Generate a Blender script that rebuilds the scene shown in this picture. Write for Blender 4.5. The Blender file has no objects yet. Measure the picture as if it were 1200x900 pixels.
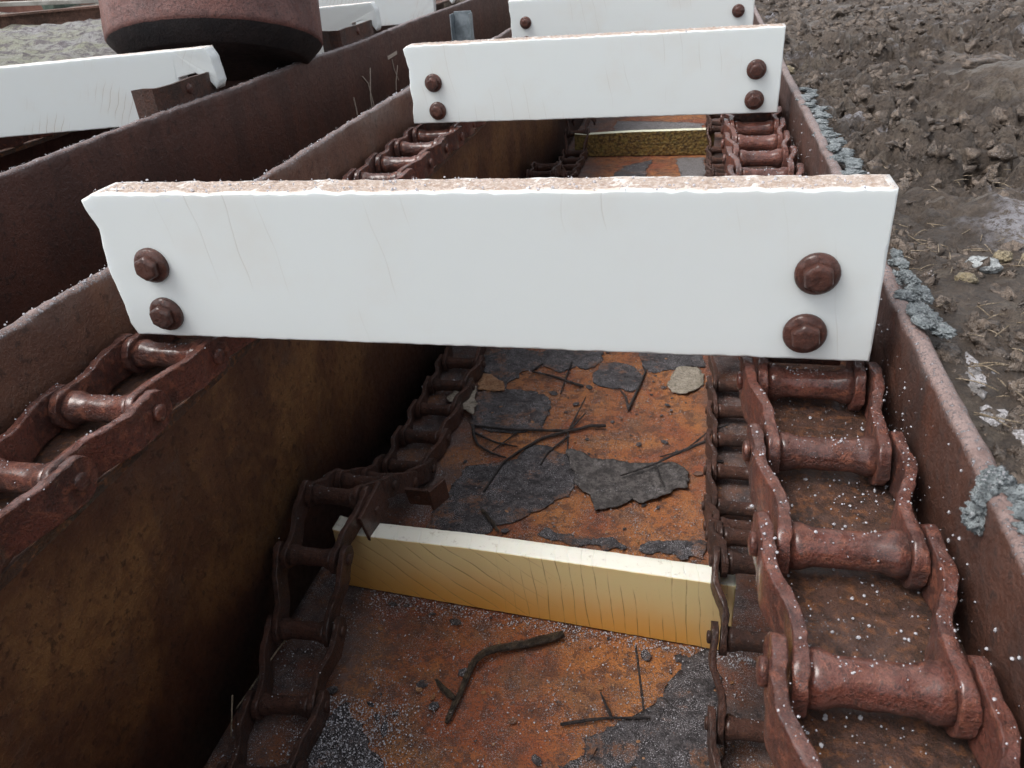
import bpy, bmesh, math, random
import numpy as np
from mathutils import Vector, Matrix, Euler, noise
random.seed(7)
RNG = np.random.default_rng(11)
scene = bpy.context.scene
COL = scene.collection
UP = 0.32                      # everything is laid out with the lens at z = 0, then lifted by this

# ------------------------------------------------------------------ camera
cam = bpy.data.cameras.new('camera')
cam.sensor_width = 36.0
cam.lens = 904.0/1200.0*36.0
cam.clip_start = 0.01
cam.clip_end = 2000
co = bpy.data.objects.new('camera', cam)
COL.objects.link(co)
def _n(v): return v/np.linalg.norm(v)
_d1 = _n(np.array([227., -553., 904.]))
_dx = np.array([4100., 205., -904.]); _dx -= _dx.dot(_d1)*_d1; _dx = _n(_dx)
_dz = np.cross(_dx, _d1)
if _dz[1] > 0: _dz = -_dz
_M = np.array([_dx, _d1, _dz])          # world = M @ (image right, image down, forward)
R3 = np.column_stack([_M[:, 0], -_M[:, 1], -_M[:, 2]])
mw = Matrix(R3.tolist()).to_4x4(); mw.translation = (0, 0, UP)
co.matrix_world = mw
cam.dof.use_dof = True
cam.dof.focus_distance = 1.0
cam.dof.aperture_fstop = 24.0
scene.camera = co

# ------------------------------------------------------------------ sky, sun, exposure
SUN_EL, SUN_AZ = math.radians(62), math.radians(-112)     # high and to the left, behind thin cloud
w = bpy.data.worlds.new('World'); scene.world = w; w.use_nodes = True
nt = w.node_tree; nt.nodes.clear()
sky = nt.nodes.new('ShaderNodeTexSky'); sky.sky_type = 'NISHITA'; sky.sun_disc = False
sky.sun_elevation = SUN_EL; sky.air_density = 1.0; sky.dust_density = 4.0; sky.ozone_density = 1.0
hs = nt.nodes.new('ShaderNodeHueSaturation'); hs.inputs['Saturation'].default_value = 0.22
bg = nt.nodes.new('ShaderNodeBackground'); bg.inputs['Strength'].default_value = 0.15
wo = nt.nodes.new('ShaderNodeOutputWorld')
nt.links.new(sky.outputs[0], hs.inputs['Color']); nt.links.new(hs.outputs[0], bg.inputs[0]); nt.links.new(bg.outputs[0], wo.inputs[0])
sun = bpy.data.lights.new('sun', 'SUN'); sun.energy = 0.9; sun.angle = math.radians(34); sun.color = (1.0, 0.97, 0.93)
so = bpy.data.objects.new('sun', sun); COL.objects.link(so)
sd = Vector((math.cos(SUN_EL)*math.sin(SUN_AZ), math.cos(SUN_EL)*math.cos(SUN_AZ), math.sin(SUN_EL)))
so.rotation_euler = sd.to_track_quat('Z', 'Y').to_euler()
sky.sun_rotation = SUN_AZ
scene.view_settings.view_transform = 'Standard'; scene.view_settings.look = 'None'
scene.view_settings.gamma = 1.0; scene.view_settings.use_curve_mapping = False
scene.view_settings.exposure = 0.82

# ------------------------------------------------------------------ material helpers
class NT:
    def __init__(s, name, rough=0.5):
        s.m = bpy.data.materials.new(name); s.m.use_nodes = True
        s.t = s.m.node_tree; s.b = s.t.nodes['Principled BSDF']
        s.b.inputs['Roughness'].default_value = rough
        g = s.t.nodes.new('ShaderNodeNewGeometry'); s.P = g.outputs['Position']; s.N = g.outputs['Normal']
        s.o = None
    def put(s, v, inp):
        if isinstance(v, (int, float)): inp.default_value = v
        elif isinstance(v, (tuple, list)): inp.default_value = tuple(v)+((1,) if len(v) == 3 and len(inp.default_value) == 4 else ())
        else: s.t.links.new(v, inp)
    def noise(s, scale, detail=6, rough=0.6, vec=None, dist=0.0):
        n = s.t.nodes.new('ShaderNodeTexNoise'); s.t.links.new(vec or s.P, n.inputs['Vector'])
        n.inputs['Scale'].default_value = scale; n.inputs['Detail'].default_value = detail
        n.inputs['Roughness'].default_value = rough; n.inputs['Distortion'].default_value = dist
        return n.outputs['Fac']
    def voro(s, scale, vec=None, feature='F1'):
        n = s.t.nodes.new('ShaderNodeTexVoronoi'); n.feature = feature; s.t.links.new(vec or s.P, n.inputs['Vector'])
        n.inputs['Scale'].default_value = scale
        return n.outputs['Distance']
    def wave(s, scale, dist, dscale, vec=None, detail=2, direction='X'):
        n = s.t.nodes.new('ShaderNodeTexWave'); s.t.links.new(vec or s.P, n.inputs['Vector'])
        n.bands_direction = direction
        n.inputs['Scale'].default_value = scale; n.inputs['Distortion'].default_value = dist
        n.inputs['Detail'].default_value = detail; n.inputs['Detail Scale'].default_value = dscale
        return n.outputs['Fac']
    def mapping(s, scale=(1, 1, 1), rot=(0, 0, 0), loc=(0, 0, 0)):
        n = s.t.nodes.new('ShaderNodeMapping'); s.t.links.new(s.P, n.inputs['Vector'])
        n.inputs['Scale'].default_value = scale; n.inputs['Rotation'].default_value = rot; n.inputs['Location'].default_value = loc
        return n.outputs[0]
    def ss(s, v, a, b, lo=0.0, hi=1.0):
        n = s.t.nodes.new('ShaderNodeMapRange'); n.interpolation_type = 'SMOOTHSTEP'
        s.put(v, n.inputs['Value']); n.inputs['From Min'].default_value = a; n.inputs['From Max'].default_value = b
        n.inputs['To Min'].default_value = lo; n.inputs['To Max'].default_value = hi
        return n.outputs[0]
    def math(s, op, a, b=0.0):
        n = s.t.nodes.new('ShaderNodeMath'); n.operation = op; s.put(a, n.inputs[0]); s.put(b, n.inputs[1]); return n.outputs[0]
    def mix(s, f, a, b):
        n = s.t.nodes.new('ShaderNodeMix'); n.data_type = 'RGBA'
        s.put(f, n.inputs[0]); s.put(a, n.inputs[6]); s.put(b, n.inputs[7]); return n.outputs[2]
    def sep(s, v):
        n = s.t.nodes.new('ShaderNodeSeparateXYZ'); s.t.links.new(v, n.inputs[0]); return n.outputs
    def col(s, v): s.put(v, s.b.inputs['Base Color'])
    def rough(s, v): s.put(v, s.b.inputs['Roughness'])
    def bump(s, h, dist=0.001, strength=1.0, prev=None):
        n = s.t.nodes.new('ShaderNodeBump'); s.put(h, n.inputs['Height'])
        n.inputs['Distance'].default_value = dist; n.inputs['Strength'].default_value = strength
        if prev is not None: s.t.links.new(prev, n.inputs['Normal'])
        s.t.links.new(n.outputs[0], s.b.inputs['Normal']); return n.outputs[0]

def rust(name, dark, mid, bright, bamt=0.5, wet=0.5, frost=0.3, scale=14.0, bump=0.0009, olive=None):
    n = NT(name)
    a = n.noise(scale, 8, 0.65); b = n.noise(scale*6.5, 6, 0.7); c = n.noise(scale*26, 4, 0.7)
    col = n.mix(n.ss(a, 0.42, 0.58), dark, mid)
    col = n.mix(n.math('MULTIPLY', n.ss(b, 0.50, 0.60), bamt), col, bright)
    if olive: col = n.mix(n.ss(n.noise(scale*0.7, 5, 0.7, dist=0.6), 0.5, 0.68, 0, 0.85), col, olive)
    e = n.noise(scale*60, 3, 0.8)
    col = n.mix(n.ss(c, 0.52, 0.60, 0, 0.7), col, tuple(x*0.35 for x in dark))
    col = n.mix(n.ss(e, 0.56, 0.64, 0, 0.5), col, bright)
    nz = n.sep(n.N)[2]
    up = n.ss(nz, 0.35, 0.9)
    sky_sheen = n.math('MULTIPLY', n.ss(nz, 0.55, 0.92), n.ss(n.noise(scale*5, 6, 0.75), 0.40, 0.58, 0.15*frost, 0.85*frost))  # wet sky highlight painted pale on upward faces, strength follows frost
    col = n.mix(sky_sheen, col, (0.35, 0.18, 0.145))
    fr = n.math('MULTIPLY', up, n.ss(n.noise(520, 3, 0.8), 0.60-0.10*frost, 0.72-0.06*frost))
    fr = n.math('MULTIPLY', fr, n.ss(n.noise(22, 4, 0.6), 0.62-0.34*frost, 0.78-0.2*frost))
    col = n.mix(fr, col, (0.62, 0.60, 0.63))
    n.col(col)
    n.rough(n.mix(fr, n.ss(b, 0.3, 0.7, 0.62-0.3*min(wet, 0.8), 0.85-0.3*min(wet, 0.8)), (0.7, 0.7, 0.7)))
    n.put(n.ss(n.noise(scale*4, 5, 0.7), 0.40, 0.56, 0.25*wet, min(1, 0.9*wet)), n.b.inputs['Coat Weight']); n.b.inputs['Coat Roughness'].default_value = 0.20; n.b.inputs['Coat IOR'].default_value = 1.6
    n.b.inputs['Specular IOR Level'].default_value = 0.5
    h = n.math('ADD', n.math('MULTIPLY', b, 1.4), n.math('MULTIPLY', c, 0.7))
    h = n.math('ADD', h, n.math('MULTIPLY', fr, 0.5))
    h = n.math('ADD', h, n.math('MULTIPLY', e, 0.5))
    n.bump(h, bump*6, 1.0)
    return n.m

M = {}
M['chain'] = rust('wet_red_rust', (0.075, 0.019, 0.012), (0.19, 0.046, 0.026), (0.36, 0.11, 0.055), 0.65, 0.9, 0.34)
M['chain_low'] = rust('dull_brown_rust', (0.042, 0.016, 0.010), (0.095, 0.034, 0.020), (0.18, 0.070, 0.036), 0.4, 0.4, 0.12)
M['bolt'] = rust('bolt_rust', (0.09, 0.022, 0.012), (0.16, 0.042, 0.022), (0.26, 0.08, 0.045), 0.5, 0.6, 0.05, scale=40)
M['ledge'] = rust('ledge_rust', (0.045, 0.026, 0.019), (0.105, 0.052, 0.031), (0.42, 0.15, 0.04), 0.55, 0.4, 0.30, scale=20)
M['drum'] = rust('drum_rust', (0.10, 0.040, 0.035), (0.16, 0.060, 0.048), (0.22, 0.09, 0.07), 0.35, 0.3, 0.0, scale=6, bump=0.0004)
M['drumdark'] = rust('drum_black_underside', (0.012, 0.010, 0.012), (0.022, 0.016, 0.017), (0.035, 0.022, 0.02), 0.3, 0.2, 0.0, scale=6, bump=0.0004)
M['beam'] = rust('beam_rust', (0.09, 0.045, 0.03), (0.20, 0.10, 0.07), (0.30, 0.17, 0.12), 0.4, 0.2, 0.0, scale=5)

def wall_mat(name, dark, mid, orange, zt, mustard=None, frost=1.0, mz=(-0.86, -0.74, -0.60, -0.46)):
    """Rusted plate: dark brown scale, orange streaks, pale worn and frosted upper edge."""
    n = NT(name)
    st = n.mapping((9, 9, 3.0))
    a = n.noise(1.0, 7, 0.65, vec=st); b = n.noise(75, 6, 0.7); c = n.noise(330, 3, 0.7)
    col = n.mix(n.ss(a, 0.38, 0.66), dark, mid)
    col = n.mix(n.ss(n.noise(1.0, 6, 0.7, vec=n.mapping((7, 7, 1.6), loc=(3, 1, 2))), 0.55, 0.74, 0, 0.7), col, orange)
    pz = n.sep(n.P)[2]
    if mustard:
        jz = n.math('ADD', pz, n.math('MULTIPLY', n.math('SUBTRACT', n.noise(4.5, 5, 0.6), 0.5), 0.30))
        band = n.math('MULTIPLY', n.ss(jz, UP+mz[0], UP+mz[1]), n.ss(jz, UP+mz[3], UP+mz[2]))
        col = n.mix(n.math('MULTIPLY', band, n.math('MULTIPLY', n.ss(n.noise(60, 5, 0.75), 0.40, 0.54, 0.5, 1.0), n.ss(n.noise(6, 5, 0.65), 0.38, 0.56, 0.25, 1.0))), col, mustard)
        col = n.mix(n.ss(n.noise(9, 6, 0.75, dist=0.5), 0.52, 0.66, 0, 0.3), col, (0.15, 0.125, 0.11))
        low_stain_shade = n.ss(jz, UP-0.80, UP-0.90)  # stain and shade painted together, darker towards the wall foot
        col = n.mix(n.math('MULTIPLY', low_stain_shade, 0.5), col, (0.035, 0.024, 0.016))
    col = n.mix(n.ss(b, 0.56, 0.63, 0, 0.65), col, tuple(x*0.35 for x in dark))
    col = n.mix(n.ss(c, 0.58, 0.66, 0, 0.3), col, orange)
    nz = n.sep(n.N)[2]
    up = n.ss(nz, 0.25, 0.8)
    worn = n.math('MULTIPLY', up, n.ss(n.noise(28, 6, 0.7), 0.30, 0.6, 0.25, 0.9))
    col = n.mix(worn, col, (0.24, 0.17, 0.155))
    fr = n.math('MULTIPLY', n.ss(nz, 0.15, 0.6), n.ss(n.noise(260, 4, 0.8), 0.62-0.16*frost, 0.70-0.08*frost))
    col = n.mix(n.math('MULTIPLY', fr, 0.8), col, (0.62, 0.61, 0.66))
    n.col(col)
    n.rough(n.ss(b, 0.3, 0.7, 0.38, 0.72))
    n.b.inputs['Coat Weight'].default_value = 0.3; n.b.inputs['Coat Roughness'].default_value = 0.3
    n.bump(n.math('ADD', n.math('MULTIPLY', b, 1.0), n.math('ADD', n.math('MULTIPLY', c, 0.5), n.math('MULTIPLY', fr, 0.8))), 0.0028, 1.0)
    return n.m
M['wall_r'] = wall_mat('right_wall_rust', (0.045, 0.020, 0.014), (0.080, 0.033, 0.021), (0.15, 0.042, 0.018), 0, frost=0.45)
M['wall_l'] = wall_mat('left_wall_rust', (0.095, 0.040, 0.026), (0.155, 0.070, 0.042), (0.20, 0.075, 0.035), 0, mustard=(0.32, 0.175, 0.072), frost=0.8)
M['wall_n'] = wall_mat('neighbour_wall_rust', (0.050, 0.018, 0.013), (0.085, 0.030, 0.020), (0.14, 0.042, 0.022), 0, frost=0.8)

def hdpe(name, thr=0.9965, base=(0.765, 0.810, 0.805), stain=(0.62, 0.45, 0.30), samt=0.35, lines=(0.15, 9.0), lamt=0.20, top=(0.50, 0.38, 0.31), topamt=0.85):
    n = NT(name, 0.42)
    pz = n.sep(n.P)[2]
    a = n.noise(7, 5, 0.6)
    col = n.mix(n.ss(a, 0.45, 0.75, 0, 0.13*samt/0.35), base, stain)
    # saw and scratch lines, thin and curved, present only in patches
    mp = n.mapping((1, 1, 1), rot=(0, lines[0], 0))
    wv = n.wave(lines[1], 2.6, 1.1, vec=mp, detail=1.5)
    ln = n.math('MULTIPLY', n.ss(wv, thr, 0.9999), n.ss(n.noise(7, 2, 0.5), 0.50, 0.62))
    col = n.mix(n.math('MULTIPLY', ln, lamt), col, (0.33, 0.26, 0.19))
    c = n.noise(140, 5, 0.8)
    col = n.mix(n.ss(c, 0.66, 0.78, 0, 0.12), col, (0.45, 0.34, 0.26))
    nz = n.sep(n.N)[2]
    up = n.ss(nz, 0.5, 0.9)
    dirt = n.math('MULTIPLY', up, n.ss(n.noise(60, 6, 0.75), 0.36, 0.62, 0.15, topamt))
    col = n.mix(dirt, col, top)
    n.col(col)
    n.rough(n.ss(c, 0.3, 0.7, 0.33, 0.55))
    n.b.inputs['Subsurface Weight'].default_value = 0.4
    n.b.inputs['Subsurface Radius'].default_value = (0.02, 0.02, 0.022)
    n.b.inputs['Subsurface Scale'].default_value = 0.5
    n.bump(n.math('ADD', n.math('MULTIPLY', c, 0.4), n.math('MULTIPLY', ln, -0.5)), 0.0005, 0.5)
    return n.m
M['board'] = hdpe('white_plastic')
M['board_n'] = hdpe('white_plastic_sawn', thr=0.975, lines=(-0.42, 20.0), lamt=0.5, samt=0.45)

def amber():
    n = NT('amber_stained_plastic', 0.38)
    pz = n.sep(n.P)[2]; px = n.sep(n.P)[0]
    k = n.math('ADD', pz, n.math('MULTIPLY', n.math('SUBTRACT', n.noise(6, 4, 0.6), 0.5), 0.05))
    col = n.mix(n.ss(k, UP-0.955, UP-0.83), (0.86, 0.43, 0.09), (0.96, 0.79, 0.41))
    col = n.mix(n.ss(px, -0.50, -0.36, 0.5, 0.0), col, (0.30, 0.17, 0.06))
    col = n.mix(n.ss(px, 0.02, 0.10, 0, 0.4), col, (0.72, 0.60, 0.36))
    mp = n.mapping((1, 1, 0.35), rot=(0, 0.25, 0))
    wv = n.wave(17.0, 4.0, 1.1, vec=mp, detail=2)
    ln = n.math('MULTIPLY', n.math('MULTIPLY', n.ss(wv, 0.975, 0.999), n.ss(n.noise(8, 2, 0.5), 0.36, 0.5)), n.ss(px, -0.30, -0.18))
    mp2 = n.mapping((1, 1, 1), rot=(0, 0.95, 0))
    ln2 = n.math('MULTIPLY', n.ss(n.wave(12.0, 2.5, 1.0, vec=mp2, detail=1), 0.975, 0.999), n.ss(px, -0.15, -0.3))
    ln = n.math('MAXIMUM', ln, ln2)
    col = n.mix(n.math('MULTIPLY', ln, n.ss(n.noise(25, 3, 0.6), 0.35, 0.6, 0.1, 0.6)), col, (0.33, 0.16, 0.045))
    nz = n.sep(n.N)[2]
    col = n.mix(n.ss(nz, 0.35, 0.85), col, n.mix(n.ss(n.noise(70, 6, 0.75), 0.55, 0.72, 0, 0.5), (0.82, 0.80, 0.70), (0.30, 0.22, 0.13)))
    col = n.mix(n.ss(n.noise(300, 3, 0.7), 0.66, 0.75, 0, 0.4), col, (0.12, 0.07, 0.03))
    n.col(col)
    n.b.inputs['Subsurface Weight'].default_value = 0.2
    n.b.inputs['Subsurface Radius'].default_value = (0.02, 0.012, 0.006)
    n.b.inputs['Subsurface Scale'].default_value = 0.5
    n.bump(n.math('ADD', n.noise(40, 4, 0.6), n.math('MULTIPLY', ln, -0.8)), 0.0008, 0.6)
    return n.m
M['amber'] = amber()
def mossy():
    n = NT('algae_mottled_plastic', 0.6)
    col = n.mix(n.ss(n.noise(70, 4, 0.7), 0.40, 0.60), (0.26, 0.17, 0.05), (0.085, 0.052, 0.02))
    col = n.mix(n.ss(n.noise(30, 5, 0.7), 0.5, 0.7, 0, 0.6), col, (0.22, 0.19, 0.05))
    nz = n.sep(n.N)[2]
    col = n.mix(n.ss(nz, 0.35, 0.85), col, (0.66, 0.66, 0.50))
    n.col(col); n.bump(n.voro(90), 0.003, 1.0); return n.m
M['mossy'] = mossy()

def floor_mat():
    n = NT('orange_scale_floor')
    a = n.noise(5.5, 6, 0.6, dist=0.4); b = n.noise(45, 6, 0.75); c = n.noise(380, 3, 0.75); d = n.noise(13, 6, 0.65)
    col = n.mix(n.ss(a, 0.36, 0.64), (0.33, 0.085, 0.026), (0.50, 0.19, 0.05))
    col = n.mix(n.ss(d, 0.48, 0.66, 0, 0.75), col, (0.22, 0.105, 0.05))
    col = n.mix(n.ss(b, 0.47, 0.58, 0, 0.75), col, (0.11, 0.045, 0.026))
    col = n.mix(n.ss(n.noise(9, 5, 0.7), 0.60, 0.72, 0, 0.6), col, (0.40, 0.07, 0.02))
    col = n.mix(n.ss(c, 0.51, 0.60, 0, 0.75), col, (0.05, 0.033, 0.035))
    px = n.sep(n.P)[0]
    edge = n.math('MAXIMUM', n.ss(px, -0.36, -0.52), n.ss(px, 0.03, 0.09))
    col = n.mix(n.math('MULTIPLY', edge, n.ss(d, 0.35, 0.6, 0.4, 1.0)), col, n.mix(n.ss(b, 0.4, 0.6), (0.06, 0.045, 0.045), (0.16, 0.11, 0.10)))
    fr = n.math('MULTIPLY', n.ss(n.noise(620, 2, 0.8), 0.565, 0.62), n.ss(n.noise(16, 5, 0.7), 0.42, 0.60, 0.15, 0.95))
    col = n.mix(fr, col, (0.58, 0.56, 0.60))
    n.col(col); n.rough(n.ss(b, 0.3, 0.7, 0.5, 0.8))
    n.bump(n.math('ADD', n.math('ADD', b, n.math('MULTIPLY', c, 0.5)), n.math('MULTIPLY', fr, 0.8)), 0.006, 1.0)
    return n.m
M['floor'] = floor_mat()

def litter(name, c1, c2, frost=0.5, sc=60, wet=0.4, fleck=None):
    n = NT(name, 0.55)
    col = n.mix(n.ss(n.noise(sc, 7, 0.75), 0.42, 0.58), c1, c2)
    col = n.mix(n.ss(n.noise(sc*5, 3, 0.7), 0.52, 0.6, 0, 0.7), col, tuple(x*0.35 for x in c1))
    if fleck: col = n.mix(n.math('MULTIPLY', n.ss(n.noise(15, 6, 0.75), 0.52, 0.60), n.ss(n.noise(110, 4, 0.8), 0.44, 0.54, 0.2, 0.9)), col, fleck)
    fr = n.math('MULTIPLY', n.ss(n.noise(560, 2, 0.8), 0.565, 0.62), n.ss(n.noise(24, 5, 0.7), 0.62-0.3*frost, 0.75-0.1*frost))
    col = n.mix(fr, col, (0.62, 0.60, 0.64)); n.col(col)
    n.rough(0.62-0.25*wet)
    n.bump(n.math('ADD', n.noise(sc*2.2, 5, 0.7), n.math('MULTIPLY', n.noise(sc*7, 3, 0.7), 0.6)), 0.006, 1.0)
    return n.m
M['slate'] = litter('dark_slate_scale', (0.032, 0.028, 0.031), (0.100, 0.090, 0.095), 0.8, fleck=(0.20, 0.085, 0.04))
M['darkleaf'] = litter('dark_wet_leaf', (0.045, 0.038, 0.036), (0.12, 0.105, 0.10), 0.35, 40)
M['paleleaf'] = litter('pale_dry_leaf', (0.30, 0.26, 0.20), (0.44, 0.38, 0.31), 0.1, 45)
M['tanleaf'] = litter('tan_leaf', (0.30, 0.14, 0.06), (0.42, 0.23, 0.12), 0.1, 45)
M['gravelfrost'] = litter('frosted_grit', (0.10, 0.09, 0.09), (0.28, 0.26, 0.26), 1.0, 120)
M['bark'] = litter('wet_bark', (0.028, 0.022, 0.018), (0.10, 0.075, 0.05), 0.2, 90, 1.2)
M['twig'] = litter('dark_twig', (0.025, 0.022, 0.025), (0.07, 0.055, 0.05), 0.2, 90, 0.6)
M['straw'] = litter('dry_straw', (0.30, 0.23, 0.15), (0.45, 0.36, 0.26), 0.0, 90, 0.2)
M['crust'] = litter('blue_grey_crust', (0.17, 0.195, 0.205), (0.36, 0.40, 0.41), 0.6, 110, 0.0)
M['stone'] = litter('pale_stone', (0.26, 0.27, 0.27), (0.40, 0.42, 0.42), 0.2, 40, 0.3)
M['tanstone'] = litter('tan_stone', (0.24, 0.19, 0.11), (0.36, 0.30, 0.20), 0.2, 60, 0.3)
M['clod'] = litter('clod_mud', (0.068, 0.050, 0.038), (0.16, 0.122, 0.094), 0.1, 30, 1.1)
M['iceslab'] = litter('frosted_mud_slab', (0.19, 0.175, 0.165), (0.46, 0.44, 0.45), 0.9, 50, 0.2)
n = NT('ice_grain', 0.18); n.col((0.78, 0.78, 0.82)); n.b.inputs['Transmission Weight'].default_value = 0.55
M['ice'] = n.m
n = NT('crusty_top', 0.7)
_c = n.mix(n.ss(n.noise(70, 7, 0.8), 0.42, 0.58), (0.40, 0.32, 0.265), (0.35, 0.26, 0.205))
_c = n.mix(n.ss(n.noise(230, 4, 0.8), 0.46, 0.62, 0, 0.8), _c, (0.60, 0.53, 0.49))
n.col(_c); n.bump(n.noise(240, 4, 0.8), 0.0022, 0.9); M['topcrust'] = n.m
n = NT('galvanised_steel', 0.45); n.b.inputs['Metallic'].default_value = 0.35
n.col(n.mix(n.ss(n.noise(30, 5, 0.7), 0.4, 0.65), (0.16, 0.19, 0.21), (0.29, 0.33, 0.36))); M['galv'] = n.m
n = NT('chalk', 0.9); n.col((0.42, 0.36, 0.30)); M['chalk'] = n.m

def mud_mat():
    n = NT('churned_mud')
    a = n.noise(3.2, 7, 0.65); b = n.noise(28, 7, 0.75); c = n.noise(150, 5, 0.75); d = n.noise(9, 6, 0.7, dist=0.5)
    col = n.mix(n.ss(a, 0.42, 0.58), (0.105, 0.078, 0.059), (0.18, 0.138, 0.106))
    col = n.mix(n.ss(b, 0.46, 0.58, 0, 0.7), col, (0.085, 0.066, 0.053))
    col = n.mix(n.ss(d, 0.52, 0.62, 0, 0.6), col, (0.27, 0.225, 0.18))
    col = n.mix(n.ss(c, 0.53, 0.62, 0, 0.6), col, (0.05, 0.04, 0.036))
    nz = n.sep(n.N)[2]
    px = n.sep(n.P)[0]
    fr = n.math('MULTIPLY', n.math('MULTIPLY', n.ss(n.noise(3.6, 5, 0.65, dist=0.3), 0.55, 0.64), n.ss(n.noise(130, 4, 0.8), 0.40, 0.56)), n.ss(nz, 0.6, 0.9))
    col = n.mix(n.math('MULTIPLY', fr, 0.75), col, (0.56, 0.55, 0.60))
    # frosted turf beyond the left side, moss further back
    lf = n.ss(px, -2.0, -2.6)
    turf = n.mix(n.ss(n.noise(2.0, 6, 0.7), 0.4, 0.6), (0.40, 0.385, 0.385), (0.36, 0.36, 0.27))
    turf = n.mix(n.ss(n.noise(13, 8, 0.85), 0.48, 0.56, 0, 0.9), turf, (0.13, 0.105, 0.12))
    col = n.mix(lf, col, turf)
    n.col(col); n.rough(n.ss(d, 0.42, 0.6, 0.62, 0.30)); n.b.inputs['Specular IOR Level'].default_value = 0.5
    n.bump(n.math('ADD', n.math('ADD', n.math('MULTIPLY', b, 1.6), c), n.math('MULTIPLY', n.voro(95), -0.5)), 0.020, 1.0)
    return n.m
M['mud'] = mud_mat()

# ------------------------------------------------------------------ object helpers
WL = {}
def thing(name, label, cat, loc=(0, 0, 0), group=None):
    o = bpy.data.objects.new(name, None); o.empty_display_size = 0.05
    COL.objects.link(o); o.location = loc; WL[o.name] = Vector(loc)
    o['label'] = label; o['category'] = cat
    if group: o['group'] = group
    return o
def mesh(name, V, F, mat, smooth=True):
    me = bpy.data.meshes.new(name)
    me.from_pydata([tuple(v) for v in V], [], F)
    if smooth: me.polygons.foreach_set('use_smooth', [len(f) <= 8 for f in F])
    mats = mat if isinstance(mat, (list, tuple)) else [mat]
    for m in mats: me.materials.append(m)
    me.update(); return me
def obj(name, me, parent=None, label=None, cat=None, group=None, kind=None, loc=None):
    o = bpy.data.objects.new(name, me); COL.objects.link(o)
    base = Vector((0, 0, 0))
    if parent is not None:
        o.parent = parent
    if loc is not None: o.location = loc
    if label: o['label'] = label
    if cat: o['category'] = cat
    if group: o['group'] = group
    if kind: o['kind'] = kind
    return o
def wobj(name, V, F, mat, parent=None, smooth=True, **k):
    """vertices in world coordinates; the origin goes to the parent, or to the base of the thing"""
    V = np.asarray(V, float)
    if parent is not None:
        b = np.array(WL[parent.name]); return obj(name, mesh(name, V-b, F, mat, smooth), parent, **k)
    c = (V.min(0)+V.max(0))/2; c[2] = V[:, 2].min()
    o = obj(name, mesh(name, V-c, F, mat, smooth), None, loc=tuple(c), **k); WL[o.name] = Vector(c); return o
def sweep(sections, closed=True, caps=True):
    V = []; F = []; m = len(sections[0])
    for s in sections: V += list(s)
    for i in range(len(sections)-1):
        for j in range(m if closed else m-1):
            a = i*m+j; b = i*m+(j+1) % m
            F.append((a, b, b+m, a+m))
    if caps and closed:
        F.append(tuple(range(m-1, -1, -1))); F.append(tuple((len(sections)-1)*m+j for j in range(m)))
    return V, F
def box(cx, cy, cz, sx, sy, sz, b=0.002, rot=None):
    bm = bmesh.new(); bmesh.ops.create_cube(bm, size=1)
    bmesh.ops.scale(bm, vec=(sx, sy, sz), verts=bm.verts)
    if b: bmesh.ops.bevel(bm, geom=bm.edges[:], offset=b, segments=2, profile=0.6, affect='EDGES')
    if rot is not None: bmesh.ops.rotate(bm, cent=(0, 0, 0), matrix=Euler(rot).to_matrix(), verts=bm.verts)
    bmesh.ops.translate(bm, vec=(cx, cy, cz), verts=bm.verts)
    bm.verts.index_update()
    V = [tuple(v.co) for v in bm.verts]; F = [tuple(v.index for v in f.verts) for f in bm.faces]; bm.free(); return V, F
def join(parts):
    V = []; F = []
    for v, f in parts:
        o = len(V); V += list(v); F += [tuple(i+o for i in q) for q in f]
    return V, F
def tube(pts, rad, seg=8, jitter=0.0):
    pts = [Vector(p) for p in pts]; S = []
    rs = rad if isinstance(rad, (list, tuple)) else [rad]*len(pts)
    # resample
    P = []; R = []
    for i in range(len(pts)-1):
        L = (pts[i+1]-pts[i]).length; k = max(1, int(L/max(0.004, rs[i]*1.6)))
        for q in range(k): t = q/k; P.append(pts[i].lerp(pts[i+1], t)); R.append(rs[i]*(1-t)+rs[i+1]*t)
    P.append(pts[-1]); R.append(rs[-1])
    for it in range(2):
        P = [P[0]]+[(P[i-1]+P[i]*2+P[i+1])/4 for i in range(1, len(P)-1)]+[P[-1]]
    up = Vector((0, 0, 1))
    for i, p in enumerate(P):
        t = (P[min(i+1, len(P)-1)]-P[max(i-1, 0)]).normalized()
        a = t.cross(up)
        if a.length < 0.05: a = t.cross(Vector((1, 0, 0)))
        a.normalize(); b = a.cross(t)
        sec = []
        for k in range(seg):
            an = 2*math.pi*k/seg
            r = R[i]*(1+jitter*noise.noise(Vector((p.x*120+k*3, p.y*120, p.z*120))))
            if i in (0, len(P)-1): r *= 0.7
            sec.append(tuple(p+a*(r*math.cos(an))+b*(r*math.sin(an))))
        S.append(sec)
    return sweep(S)
def nz(x, y=0.0, z=0.0): return noise.noise(Vector((x, y, z)))
ICO = None
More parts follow.
